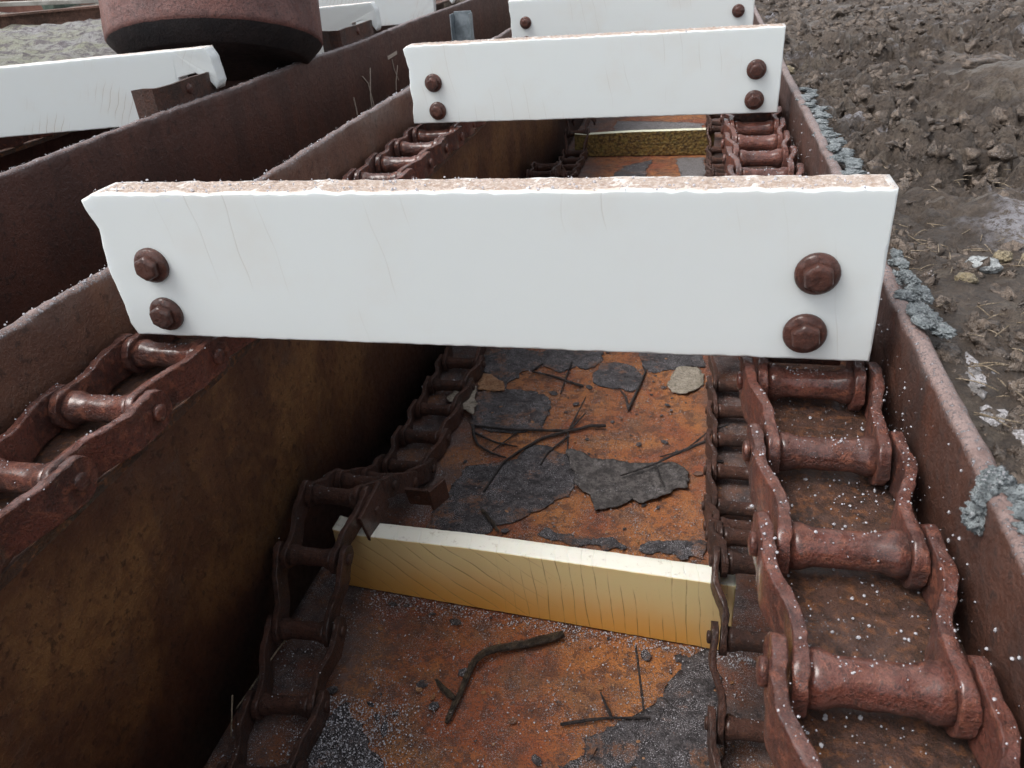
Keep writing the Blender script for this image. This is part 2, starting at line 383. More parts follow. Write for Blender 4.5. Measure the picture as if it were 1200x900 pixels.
def grains(pts, rmin, rmax, power=2.5):
    """small faceted ice grains, one joined mesh"""
    t = (1+5**.5)/2
    iv = np.array([(-1, t, 0), (1, t, 0), (-1, -t, 0), (1, -t, 0), (0, -1, t), (0, 1, t), (0, -1, -t), (0, 1, -t), (t, 0, -1), (t, 0, 1), (-t, 0, -1), (-t, 0, 1)])/1.9
    fi = [(0, 11, 5), (0, 5, 1), (0, 1, 7), (0, 7, 10), (0, 10, 11), (1, 5, 9), (5, 11, 4), (11, 10, 2), (10, 7, 6), (7, 1, 8), (3, 9, 4), (3, 4, 2), (3, 2, 6), (3, 6, 8), (3, 8, 9), (4, 9, 5), (2, 4, 11), (6, 2, 10), (8, 6, 7), (9, 8, 1)]
    pts = np.asarray(pts); k = len(pts)
    r = rmin+(rmax-rmin)*RNG.random(k)**power
    s = r[:, None]*(0.7+0.6*RNG.random((k, 3)))
    V = pts[:, None, :]+iv[None]*s[:, None, :]
    V = V.reshape(-1, 3)
    F = [(a+12*i, b+12*i, c+12*i) for i in range(k) for a, b, c in fi]
    return V, F

# ------------------------------------------------------------------ ground: one sheet, lowered under the troughs
XR, XL, XN = 0.176, -0.612, -1.115       # inner right wall, inner left wall, visible face of the neighbour's wall
ZR, ZL, ZN, ZF = -0.300, -0.287, -0.290, -0.955
def cell(x, y, sc, sd_):
    d, p = noise.voronoi(Vector((x*sc, y*sc, sd_)))
    h = math.sin(p[0].x*12.99+p[0].y*78.2+p[0].z*3.1)*43758.5; h -= math.floor(h)
    e = min(1.0, (d[1]-d[0])*2.0); e = e*(2-e)
    return h*e+0.25*(e-1), e
def mudh(x, y):
    """churned mud: clods of three sizes with crevices between them, and smeared flats"""
    wx = x+0.030*nz(x*8, y*8, 1.5)+0.010*nz(x*30, y*30, 2.5); wy = y+0.030*nz(x*8, y*8, 7.5)+0.010*nz(x*30, y*30, 8.5)
    h = 0.016*noise.fractal(Vector((x*1.9, y*1.9, 0.3)), 0.9, 2.1, 3)
    act = max(0.06, min(1.0, 0.60+1.7*nz(x*1.9, y*1.9, 9)))
    a, ea = cell(wx, wy, 8.5, 0.3); b, eb = cell(wx+0.3, wy, 21.0, 1.7); c, ec = cell(wx, wy+0.7, 47.0, 3.1)
    h += act*(0.030*a+0.034*b+0.012*c-0.032+0.010*nz(wx*11, wy*14, 5))
    h += (0.25+0.75*act)*0.008*noise.fractal(Vector((wx*32, wy*32, 1)), 0.6, 2.1, 2)
    h += (1-act)*0.006*nz(x*70, y*14, 2)
    return h-0.006
def ground():
    xs = [-400, -120, -40, -16, -12, -10]+list(np.arange(-9, -4, 0.10))+list(np.arange(-4, -1.9, 0.035))+[-1.86, -1.845, -1.84, -1.2, -0.6, 0.188, 0.190]
    x = 0.193
    while x < 2.6: xs.append(x); x += 0.0055+0.004*max(0, x-0.3)*1.6
    xs += [2.8, 3.2, 4, 6, 10, 20, 60, 150, 400]
    ys = [-400, -100, -30, -10, -4, -2, -1.21, -1.2, -0.5, 0.0, 0.15]
    y = 0.2
    while y < 6.2: ys.append(y); y += 0.0055+0.0052*max(0, y-0.5)
    ys += list(np.arange(6.25, 10, 0.11))+[10.5, 12, 15, 20, 40, 100, 400]
    xs = np.array(xs); ys = np.array(ys); V = []
    for yy in ys:
        for xx in xs:
            trench = (-1.842 < xx < 0.189) and (-1.205 < yy < 6.22)
            if trench: z = -1.10
            elif 0.189 <= xx < 2.6 and 0.1 < yy < 6.3:
                z = -0.325+mudh(xx, yy)*min(1.0, 0.35+(xx-0.19)*12)
                z += 0.045*math.exp(-((xx-0.62)**2+(yy-1.72)**2)/0.016)+0.025*math.exp(-((xx-0.36)**2+(yy-0.98)**2)/0.006)
            elif xx < -1.84 and 0.1 < yy < 10:
                f = min(1, (-1.84-xx)/0.4)
                z = -0.33+0.02*f+noise.fractal(Vector((xx*2, yy*2, 3)), 0.8, 2.1, 5)*0.035+noise.turbulence(Vector((xx*7, yy*7, 1)), 3, True)*0.04-0.028
            else: z = -0.33
            V.append((xx, yy, z))
    nx = len(xs); F = [(j*nx+i, j*nx+i+1, (j+1)*nx+i+1, (j+1)*nx+i) for j in range(len(ys)-1) for i in range(nx-1)]
    return wobj('ground', V, F, M['mud'], kind='structure', label='churned brown mud with patches of frost')
ground()

# ------------------------------------------------------------------ troughs
def wall(name, parent, x0, th, ztop, zbot, y0, y1, mat, rough=0.0022, wav=0.004, label=None, step=0.011):
    """long plate with a rounded, flame-cut upper edge; x0 = face nearest -x"""
    S = []; y = y0; hi = []
    r = th*0.42
    while y <= y1:
        z = ztop+wav*nz(y*1.7, x0)+rough*nz(y*28, x0, 3)+rough*0.6*nz(y*90, x0, 5)
        wob = 0.003*nz(y*2.2, x0, 8)
        prof = [(x0, zbot), (x0, z-0.06), (x0, z-0.02), (x0, z-r)]
        for a in (150, 120, 90, 60, 30): prof.append((x0+th/2+(th/2)*math.cos(math.radians(a)), z-r+r*math.sin(math.radians(a))))
        prof += [(x0+th, z-r), (x0+th, z-0.02), (x0+th, z-0.06), (x0+th, zbot)]
        sec = []
        for k, (px, pz) in enumerate(prof):
            e = rough*0.8 if 3 <= k <= 9 else 0.0006
            sec.append((px+wob+e*nz(y*45, pz*40, k*2.3), y, pz))
        S.append(sec); y += step*(1 if y < 1.6 else 2.0)
    V, F = sweep(S)
    return wobj(name, V, F, mat, parent, label=label)
def plate(name, parent, x0, x1, y0, y1, zt, th, mat, label=None, amp=0.001, sx=24, sy=160):
    xs = np.linspace(x0, x1, sx); ys = y0+(y1-y0)*np.linspace(0, 1, sy)**1.4
    V = []; 
    for y in ys:
        for x in xs: V.append((x, y, zt+amp*noise.fractal(Vector((x*14, y*14, zt)), 0.7, 2.1, 4)))
    nx = len(xs); F = [(j*nx+i, j*nx+i+1, (j+1)*nx+i+1, (j+1)*nx+i) for j in range(sy-1) for i in range(nx-1)]
    b = len(V)
    V += [(x0, y0, zt-th), (x1, y0, zt-th), (x1, y1, zt-th), (x0, y1, zt-th)]
    F += [(b+3, b+2, b+1, b)]
    # skirts
    F += [(b, b+1)+tuple(range(nx-1, -1, -1)), (b+2, b+3)+tuple((sy-1)*nx+i for i in range(nx)),
          (b+3, b)+tuple(j*nx for j in range(sy)), (b+1, b+2)+tuple(j*nx+nx-1 for j in range(sy-1, -1, -1))]
    return wobj(name, V, F, mat, parent, label=label, smooth=True)

Y0, Y1 = -0.9, 6.0
T1 = thing('conveyor_trough', 'rusty steel trough beside the mud, with an orange scaly floor inside', 'conveyor trough', (-0.218, 0, ZF-0.012))
wall('side_wall', T1, XR, 0.0155, ZR, ZF-0.012, Y0, Y1, M['wall_r'], 0.0018, 0.0022, 'rusty right side wall with a thick rough rounded top edge')
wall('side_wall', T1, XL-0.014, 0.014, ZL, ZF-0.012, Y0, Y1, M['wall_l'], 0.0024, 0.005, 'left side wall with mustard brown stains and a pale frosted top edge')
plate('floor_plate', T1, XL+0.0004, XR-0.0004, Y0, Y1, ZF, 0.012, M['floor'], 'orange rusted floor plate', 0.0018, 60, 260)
LZ = -0.395
plate('chain_ledge', T1, 0.066, XR-0.0008, Y0, Y1, LZ, 0.010, M['ledge'], 'right chain ledge covered in frosted grit', 0.0022, 24, 260)
plate('chain_ledge', T1, XL+0.0008, -0.4965, Y0, Y1, LZ, 0.010, M['ledge'], 'left chain ledge', 0.0012, 16, 120)

T2 = thing('conveyor_trough', 'dark rusty trough further left, behind the near trough and below the drum', 'conveyor trough', (-1.47, 0, ZF-0.012))
wall('side_wall', T2, XN-0.016, 0.016, ZN, ZF-0.012, Y0, Y1, M['wall_n'], 0.0022, 0.005, 'long dark wall with white scratch marks')
wall('side_wall', T2, -1.835, 0.016, ZN-0.03, ZF-0.012, Y0, Y1, M['wall_n'], step=0.02)
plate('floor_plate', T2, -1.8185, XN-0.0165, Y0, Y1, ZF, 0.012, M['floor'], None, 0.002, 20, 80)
plate('chain_ledge', T2, -1.26, XN-0.0168, Y0, Y1, LZ, 0.010, M['ledge'], None, 0.001, 8, 80)
plate('chain_ledge', T2, -1.8180, -1.69, Y0, Y1, LZ, 0.010, M['ledge'], None, 0.001, 8, 80)

# scratches on the neighbour's wall: thin raised chalky streaks
def streak(pts, wd=0.0012):
    xs = XN+0.0016
    V = []; F = []
    for i in range(len(pts)-1):
        (y0, z0), (y1, z1) = pts[i], pts[i+1]
        d = Vector((y1-y0, z1-z0)); L = d.length; nrm = Vector((-d.y, d.x))/L*wd/2
        b = len(V)
        for k, xx in enumerate((xs-0.004, xs+0.0014)):
            V += [(xx, y0+nrm.x, z0+nrm.y), (xx, y0-nrm.x, z0-nrm.y), (xx, y1-nrm.x, z1-nrm.y), (xx, y1+nrm.x, z1+nrm.y)]
        F += [(b, b+1, b+2, b+3), (b+7, b+6, b+5, b+4), (b, b+4, b+5, b+1), (b+1, b+5, b+6, b+2), (b+2, b+6, b+7, b+3), (b+3, b+7, b+4, b)]
    return V, F
for pts, wd in [([(2.52, -0.45), (2.535, -0.56)], .003), ([(2.62, -0.40), (2.66, -0.43), (2.69, -0.53)], .003), ([(2.70, -0.385), (2.665, -0.47), (2.66, -0.56)], .003),
        ([(2.88, -0.38), (2.98, -0.375)], .012), ([(2.92, -0.39), (2.93, -0.43), (2.96, -0.47)], .003), ([(2.97, -0.42), (2.93, -0.47), (2.92, -0.50)], .003)]:
    V, F = streak(pts, wd); wobj('scratch_mark', V, F, M['chalk'], T2, smooth=False)

# ------------------------------------------------------------------ chains
P = 0.1085
def sidebar_mesh(s, v=0):
    S = []; K = 44
    for i in range(K+1):
        t = i/K; t = t-0.035*math.sin(2*math.pi*t)*0.9; y = -0.021+(P+0.042)*t
        q = max(0, min(1, (t-0.34)/0.34)); q = q*q*(3-2*q)
        x = s*(0.0405+0.0120*q+0.0012*math.sin(t*(9+v)+s+v))
        H = 0.0208*(1-0.10*math.sin(t*math.pi)**2)
        e = min(y+0.021, P+0.021-y)/0.021
        h = H*math.sqrt(max(0.0, 1-(1-min(1, e))**2.6)); h = max(h, 0.006)
        th = 0.0044
        sec = []
        for (a, b) in ((-.8, -1), (-1, -.94), (-1, -.86), (-1, -.4), (-1, .1), (-1, .5), (-1, .86), (-1, .94), (-.85, 1.0), (-.6, 1.0), (0, 1.02), (.6, 1.0), (.85, 1.0), (1, .94), (1, .86), (1, .5), (1, .1), (1, -.4), (1, -.86), (1, -.94), (.8, -1)):
            zz = b*h; jit = 0.0013*nz(y*70+s*9+v*31, zz*60, a*2)+0.0008*nz(y*320, zz*240, a*5+s)
            top = (0.0012*nz(y*110+s*4+v*17, a*3, 7)+0.0007*nz(y*420, a*5, 2)) if b > 0.9 else 0
            sec.append((x+a*th+jit, y, zz+top))
        S.append(sec)
    V, F = sweep(S); return V, F
def cyl(x0, x1, r, seg=28, rings=9, axis_y=0.0, z=0.0, rough=0.0006, collar=True):
    S = []
    prof = []
    for i in range(rings+1):
        t = i/rings; x = x0+(x1-x0)*t; rr = r
        if collar and (t < 0.12 or t > 0.88): rr = r*1.22
        prof.append((x, rr))
    for x, rr in prof:
        S.append([(x, axis_y+(rr+rough*nz(x*160, a*2.4, r*900)+rough*nz(x*500, a*7, 3))*math.cos(2*math.pi*a/seg), z+(rr+rough*nz(x*160, a*2.4, r*900+5))*math.sin(2*math.pi*a/seg)) for a in range(seg)])
    return sweep(S)
def pinhead(s):
    S = []
    for x, r in ((0.0565, 0.0085), (0.0600, 0.0085), (0.0612, 0.0074), (0.0618, 0.004)):
        S.append([(s*x, P+r*math.cos(2*math.pi*a/14), r*math.sin(2*math.pi*a/14)) for a in range(14)])
    return sweep(S)
def chainset(mat):
    d = {}
    for v in range(4):
        for s in (-1, 1):
            V, F = sidebar_mesh(s, v); d['bar', s, v] = mesh('sidebar', V, F, mat)
        V, F = cyl(-0.0365, 0.0365, 0.0132+0.0003*(v-1.5), rough=0.0008+0.0002*v); d['barrel', v] = mesh('barrel', [(a+0.0*v, b*(1-0.02*(v == 2)), c) for a, b, c in V], F, mat)
    for s in (-1, 1):
        V, F = pinhead(s); d['pin', s] = mesh('pin_head', V, F, mat)
    V, F = join([box(0, 0.058, 0.062, 0.072, 0.008, 0.125, 0.0015), box(0, 0.058, 0.0, 0.070, 0.008, 0.020, 0.001)]); d['att'] = mesh('attachment_plate', V, F, mat)
    return d
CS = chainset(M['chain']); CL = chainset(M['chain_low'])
def chain(name, label, xc, path, y_start, n, cs, rest, att=None, group=None, sway=0.0, seed=0, xo=lambda y: 0.0):
    """path(y)->z; joints every P along the path"""
    rnd = random.Random(seed)
    joints = []; y = y_start; z = path(y)
    for i in range(n+1):
        joints.append(Vector((xc+sway*nz(y*2.7, seed+0.5)*2+xo(y), y, z)))
        a = math.atan2(path(y+P)-path(y), P)
        for _ in range(3):
            yn = y+P*math.cos(a); a = math.atan2(path(yn)-z, yn-y)
        y = y+P*math.cos(a); z = path(y)
    base = (xc, y_start, rest)
    t = thing(name, label, 'chain', base, group)
    for i in range(n):
        a, b = joints[i], joints[i+1]; d = b-a
        L = bpy.data.objects.new('chain_link', None); L.empty_display_size = 0.02; COL.objects.link(L); L.parent = t
        L.location = a-Vector(base)
        L.rotation_euler = (math.atan2(d.z, d.y)+rnd.uniform(-1, 1)*0.012, rnd.uniform(-1, 1)*0.012, -math.atan2(d.x, d.y)+rnd.uniform(-1, 1)*0.012)
        for s in (-1, 1):
            obj('sidebar', cs['bar', s, rnd.randrange(4)], L); obj('pin_head', cs['pin', s], L)
        br = obj('barrel', cs['barrel', rnd.randrange(4)], L); br.rotation_euler = (rnd.choice([0.0, 1.3, 2.2, 3.0, 4.1, 5.2]), 0, 0)
        if att and i in att: obj('attachment_plate', cs['att'], L)
    return t, joints
CZ = -0.372
ys0 = 0.637-6*P
tR, jR = chain('drive_chain', 'thick wet rust red chain on the right ledge, closest to the viewer', 0.1115, lambda y: CZ+0.0010*nz(y*9, 2), ys0, 26, CS, LZ, att=(6, 15, 24), group='conveyor chains', seed=1)
tL, jL = chain('drive_chain', 'rust red chain on the upper left ledge, under the white board ends', -0.5410, lambda y: CZ+0.0015*nz(y*9, 5), ys0-0.002, 26, CS, LZ, att=(6, 15, 24), group='conveyor chains', seed=2)
def lowpath(y, yl=0.845, hi=-0.772, lo=-0.930):
    k = round((y-yl)/0.9765); yy = y-yl-k*0.9765
    wl, wr = 0.215, 0.33
    u = yy/wl if yy < 0 else yy/wr
    u = min(1, abs(u)); 
    return lo+(hi-lo)*(1-u*u*(3-2*u))
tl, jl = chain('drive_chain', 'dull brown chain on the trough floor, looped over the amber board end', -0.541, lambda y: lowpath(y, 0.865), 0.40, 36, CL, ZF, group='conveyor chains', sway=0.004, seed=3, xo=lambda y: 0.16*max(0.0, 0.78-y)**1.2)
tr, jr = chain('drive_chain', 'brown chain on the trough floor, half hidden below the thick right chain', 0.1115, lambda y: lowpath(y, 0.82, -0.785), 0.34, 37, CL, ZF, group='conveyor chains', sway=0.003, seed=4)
chain('drive_chain', 'dark chain end under the left part of the foremost board of the further trough', -1.745, lambda y: CZ, 0.62, 22, CS, LZ, group='conveyor chains', seed=5)
chain('drive_chain', 'dark chain beneath the drum, behind the long wall of the further trough', -1.195, lambda y: CZ, 0.62, 22, CS, LZ, group='conveyor chains', seed=6)

# ------------------------------------------------------------------ boards
def outline(pts, step=0.006, amp=0.0, seed=0, amps=None):
    """dense outline in (x,z); amps[i] is the raggedness of the edge that starts at corner i"""
    out = []
    for i in range(len(pts)):
        a = pts[i]; b = pts[(i+1) % len(pts)]; L = math.hypot(b[0]-a[0], b[1]-a[1]); k = max(1, int(L/step))
        am = amps[i] if amps else amp
        for q in range(k):
            t = q/k; x = a[0]+(b[0]-a[0])*t; z = a[1]+(b[1]-a[1])*t
            if q: x += am*nz(x*60, z*60, seed); z += am*nz(x*60+9, z*60, seed+4)+am*0.5*nz(x*220, z*220, seed)
            out.append((x, z))
    return out
def board_mesh(pts, yf, th, mat, skew=0.0, amps=None, seed=0, lean=0.0):
    """pts run clockwise seen from the front; skew = dy/dx; lean = dy/dz"""
    O = outline(pts, 0.006, 0.0005, seed, amps)
    area = sum(O[i][0]*O[(i+1) % len(O)][1]-O[(i+1) % len(O)][0]*O[i][1] for i in range(len(O)))
    if area < 0: O = O[::-1]
    n_ = len(O); zb = min(p[1] for p in O)
    cx = sum(p[0] for p in O)/n_
    def ring(y, inset):
        r = []
        for i, (x, z) in enumerate(O):
            a = O[i-1]; b = O[(i+1) % n_]; dx, dz = b[0]-a[0], b[1]-a[1]; L = math.hypot(dx, dz) or 1
            k = inset*(1+0.7*nz(x*90, z*90, seed+2)) if inset else 0
            r.append((x-dz/L*k, yf+y+skew*(x-cx)+lean*(z-zb), z+dx/L*k))
        return r
    S = [ring(0, 0.0022), ring(0.0006, 0.0008), ring(0.0024, 0), ring(th*0.35, 0), ring(th*0.65, 0), ring(th-0.0024, 0), ring(th, 0.0022)]
    V, F = sweep(S)
    return V, F, ring
def bolt(parent, x, y, z, side=-1, r=0.0180, seed=0, yaw=0.0):
    """flange washer and worn hexagon head facing -y"""
    rnd = random.Random(seed); S = []
    prof = [(0.002, r*0.985), (-0.0025, r), (-0.0042, r*0.95), (-0.0062, r*0.78), (-0.0068, r*0.62)]
    for yy, rr in prof: S.append([(rr*math.cos(2*math.pi*a/28)*(1+0.02*nz(a, seed)), yy, rr*math.sin(2*math.pi*a/28)*(1+0.02*nz(a, seed, 3))) for a in range(28)])
    V, F = sweep(S)
    b = obj('bolt', mesh('bolt', V, [f[::-1] for f in F], M['bolt']), parent, loc=tuple(Vector((x, y, z))-WL[parent.name]))
    b.rotation_euler = (rnd.uniform(-.05, .05), 0, yaw)
    S = []; an0 = rnd.uniform(0, 1)
    for yy, rr, rnda in ((-0.0055, r*0.72, 0), (-0.0108, r*0.71, 0), (-0.0135, r*0.63, 0.25), (-0.0144, r*0.46, 0.8), (-0.0140, r*0.15, 1)):
        sec = []
        for a in range(24):
            th = 2*math.pi*a/24; hx = math.cos(math.pi/6)/math.cos((th % (math.pi/3))-math.pi/6)
            k = hx*(1-rnda)+0.93*rnda
            sec.append((rr*k*math.cos(th+an0), yy+0.0006*nz(a*1.3, yy*900, seed), rr*k*math.sin(th+an0)))
        S.append(sec)
    V, F = sweep(S)
    obj('hex_head', mesh('hex_head', V, [f[::-1] for f in F], M['bolt']), b)
def crust_top(parent, x0, x1, y0, y1, z, skew=0, cx=0, seed=0, amp=0.0022, dz=0.0):
    nx = int((x1-x0)/0.0022); ny = int((y1-y0)/0.0025); V = []
    for j in range(ny+1):
        for i in range(nx+1):
            x = x0+(x1-x0)*i/nx; y = y0+(y1-y0)*j/ny
            e = min(1, j/2, (ny-j)/2, i/3, (nx-i)/3)
            h = e*amp*max(0.0, 0.15+0.9*nz(x*150, y*150, seed)+0.8*nz(x*420, y*420, seed))
            jy = (0.0014*nz(x*100, seed, 2) if j in (0, ny) else 0)
            V.append((x, y+jy+skew*(x-cx), z-(0.0012 if e == 0 else -0.0003)+h+dz*(x-cx)))
    F = [(j*(nx+1)+i, j*(nx+1)+i+1, (j+1)*(nx+1)+i+1, (j+1)*(nx+1)+i) for j in range(ny) for i in range(nx)]
    wobj('frost_crust', V, F, M['topcrust'], parent, kind='stuff')
def top_flight(label, pts, yf, bolts, amps, seed, crust=None, th=0.040, skew=0.0, mat='board', group='white boards bolted across the conveyors', r=0.018, lean=0.0):
    V, F, ring = board_mesh(pts, yf, th, M[mat], skew, amps, seed, lean)
    xs = [p[0] for p in pts]; zs = [p[1] for p in pts]
    t = thing('flight_board', label, 'board', ((min(xs)+max(xs))/2, yf+th/2, min(zs)), group)
    wobj('board', V, F, M[mat], t)
    for k, (x, z) in enumerate(bolts): bolt(t, x, yf-0.0008+lean*(z-min(zs)), z, r=r, seed=seed*10+k)
    if crust: crust_top(t, crust[0], crust[1], yf+0.003, yf+th-0.003, crust[2], seed=seed, dz=(crust[3] if len(crust) > 3 else 0), cx=crust[0])
    return t
ZB = -0.3415
F1 = top_flight('nearest and largest white board, with chipped left end and frosted top',
    [(-0.5745, -0.197), (-0.5600, -0.1905), (0.153, -0.1895), (0.1555, -0.3400), (-0.5625, ZB), (-0.5675, -0.328), (-0.5670, -0.307), (-0.5690, -0.290), (-0.5710, -0.272), (-0.5690, -0.252), (-0.5655, -0.226), (-0.5735, -0.206)],
    0.623, [(-0.517, -0.262), (-0.518, -0.315), (0.103, -0.259), (0.0995, -0.3135)],
    [0.001, 0.0012, 0.0004, 0.0004, .002, .002, .002, .002, .002, .002, .001, .001], 1, crust=(-0.556, 0.149, -0.1905, 0.0014))
F2 = top_flight('second white board from the viewer, with two bolts at each end',
    [(-0.5840, -0.196), (-0.5760, -0.1905), (0.152, -0.187), (0.1525, -0.3385), (-0.5810, ZB-0.001), (-0.5805, -0.318), (-0.5770, -0.300), (-0.5800, -0.27), (-0.5765, -0.235), (-0.5830, -0.206)],
    1.600, [(-0.527, -0.262), (-0.524, -0.317), (0.107, -0.259), (0.1075, -0.3135)],
    [0.0012, .0012, .0005, .0005, .002, .002, .002, .002, .002, .002], 2, crust=(-0.568, 0.149, -0.1905, 0.0049))
F3 = top_flight('third white board, cut off by the top of the picture',
    [(-0.579, -0.192), (0.151, -0.187), (0.152, -0.338), (-0.572, -0.338)],
    2.577, [(-0.528, -0.256), (-0.528, -0.312), (0.107, -0.254), (0.107, -0.312)],
    [0.001, .0005, .0005, .002], 3)
# neighbour's boards, ends reaching over the wall with a notch
def nb(yf, label, seed, left=-1.80, sk=0.30):
    pts = [(left, -0.200), (-1.132, -0.191), (-1.122, -0.215), (-1.118, -0.268), (-1.126, -0.284), (-1.140, -0.262), (-1.165, -0.245), (-1.205, -0.252), (-1.212, -0.352), (left, -0.352)]
    V, F, ring = board_mesh(pts, yf, 0.04, M['board_n'], sk, [.0008, .001, .001, .001, .0006, .0006, .0006, .0006, .0006, .0006], seed)
    t = thing('flight_board', label, 'board', (-1.46, yf, -0.352), 'white boards bolted across the conveyors')
    wobj('board', V, F, M['board_n'], t); return t
nb(1.66, 'white board at the left edge with diagonal saw marks, in front of the drum', 11)
nb(2.74, 'white board end just right of the drum, with a rusty bracket over it', 12)
nb(3.72, 'farthest white board end, near the top edge of the picture', 13)
def bracket(y0, y1):
    zt, zb = -0.246, -0.40
    S = []
    path = [(-1.205, y0+0.006), (-1.175, y0), (-1.149, y0), (-1.143, y0+0.006), (-1.141, y0+0.06), (-1.139, y0+0.13), (-1.138, y1-0.05), (-1.141, y1-0.02), (-1.150, y1), (-1.165, y1+0.006)]
    nn = len(path)
    for i, (x, y) in enumerate(path):
        a = path[max(0, i-1)]; b = path[min(nn-1, i+1)]; d = Vector((b[0]-a[0], b[1]-a[1])).normalized(); nx_, ny_ = -d.y*0.0035, d.x*0.0035
        top = zt-0.004*nz(i, y0)-(0.012 if i > nn-3 else 0)
        S.append([(x+nx_, y+ny_, zb), (x+nx_, y+ny_, top), (x-nx_, y-ny_, top), (x-nx_, y-ny_, zb)])
    V, F = sweep(S); b = wobj('hold_down_bracket', V, F, M['chain_low'], T2, smooth=False)
    S = []
    for xx, rr in ((0, .012), (.004, .012), (.007, .009), (.0075, .002)): S.append([(xx, rr*math.cos(a*math.pi/5), rr*math.sin(a*math.pi/5)) for a in range(10)])
    V, F = sweep(S); o = obj('bolt', mesh('bolt', V, F, M['bolt']), b); o.location = Vector((-1.139, (y0+y1)/2-0.01, -0.266))-WL[T2.name]
bracket(1.555, 1.80); bracket(2.55, 2.86)

# lower run
def low_flight(label, yr, yl, mat, seed, h=0.135):
    xr, xl = 0.088, -0.548; sk = (yr-yl)/(0.068+0.507); cx = (xr+xl)/2; yc = yr-sk*(0.068-cx)
    pts = [(xl, ZF+0.004+h*0.93), (-0.50, ZF+0.003+h*0.90), (-0.30, ZF+0.003+h*0.97), (xr, ZF+0.004+h), (xr+0.001, ZF+0.003), (xl, ZF+0.003)]
    V, F, ring = board_mesh(pts, yc, 0.036, M[mat], sk, None, seed)
    cxr = sum(p[0] for p in pts)/len(pts)
    t = thing('flight_board', label, 'board', (cx, yc+0.018, ZF+0.003), 'return boards on the trough floor')
    wobj('board', V, F, M[mat], t); return t
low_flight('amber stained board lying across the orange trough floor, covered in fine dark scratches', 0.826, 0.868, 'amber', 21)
low_flight('small far board on the trough floor with pale top and mottled front', 3.66, 3.66, 'mossy', 22, h=0.112)
# plates that tie the amber board to the left chain
t = thing('chain_coupling', 'small brown plates joining the lower left chain to the amber board', 'coupling', (-0.478, 0.93, -0.84))
V, F = join([box(-0.4790, 0.895, -0.800, 0.006, 0.075, 0.062, 0.0015, (0.25, 0, -0.12)), box(-0.476, 0.897, -0.800, 0.008, 0.012, 0.012, 0.003)]); wobj('side_plate', V, F, M['chain_low'], t, smooth=False)
V, F = join([box(-0.440, 0.990, -0.842, 0.040, 0.006, 0.045, 0.0012, (0.3, 0, 0.0)), box(-0.440, 0.985, -0.842, 0.009, 0.008, 0.009, 0.002)]); wobj('end_plate', V, F, M['chain_low'], t, smooth=False)
V, F = box(-0.408, 1.005, -0.846, 0.006, 0.040, 0.045, 0.0012, (0.1, 0, -0.5)); wobj('end_plate', V, F, M['chain_low'], t, smooth=False)

# ------------------------------------------------------------------ galvanised channel clipped to the left wall
t = thing('galvanised_channel', 'short grey galvanised channel against the left wall, behind the second board', 'channel', (-0.648, 2.30, -0.44))
V, F = box(-0.650, 2.300, -0.315, 0.050, 0.004, 0.25, 0.001); wobj('web', V, F, M['galv'], t, smooth=False)
V, F = box(-0.6765, 2.283, -0.317, 0.003, 0.037, 0.245, 0.001); wobj('flange', V, F, M['galv'], t, smooth=False)
V, F = box(-0.6235, 2.283, -0.317, 0.003, 0.037, 0.245, 0.001); wobj('flange', V, F, M['galv'], t, smooth=False)

# ------------------------------------------------------------------ drum
def drum():
    C = Vector((-1.322, 2.13, -0.225)); ax = Vector((-0.07, 0.35, 1.0)).normalized()
    R = 0.288
    q = ax.to_track_quat('Z', 'Y')
    def ringp(r, h, seg=72): return [tuple(C+q @ Vector((r*math.cos(2*math.pi*a/seg)*(1+0.004*nz(a*.5, h*9)), r*math.sin(2*math.pi*a/seg)*(1+0.004*nz(a*.5, h*9, 4)), h+(0.002*nz(a*1.1, 5) if abs(h) < 0.012 else 0)))) for a in range(seg)]
    S = [ringp(0.02, -0.052), ringp(0.12, -0.052), ringp(0.235, -0.052), ringp(0.243, -0.049), ringp(R-0.004, -0.006), ringp(R, 0.0), ringp(R, 0.01), ringp(R+0.0012, 0.03), ringp(R, 0.10), ringp(R+0.001, 0.2), ringp(R, 0.34), ringp(R, 0.52)]
    S += [ringp(R-0.01, 0.524), ringp(0.02, 0.524)]
    V, F = sweep(S)
    zmin = min(v[2] for v in V)
    t = thing('steel_drum', 'big round purplish rusty drum with a dark underside, over the further trough', 'drum', (C.x, C.y, zmin))
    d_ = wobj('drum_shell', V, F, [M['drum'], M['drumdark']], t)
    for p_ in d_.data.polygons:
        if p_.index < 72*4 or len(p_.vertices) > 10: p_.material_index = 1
    for az, h, r in ((-97, 0.045, 0.007), (-60, 0.030, 0.004), (-118, 0.030, 0.005), (-128, 0.034, 0.004)):
        p = C+q @ Vector(((R+0.001)*math.cos(math.radians(az)), (R+0.001)*math.sin(math.radians(az)), h))
        V, F = grains([tuple(p)], r, r); wobj('rivet', V, F, M['drum'], t)
drum()

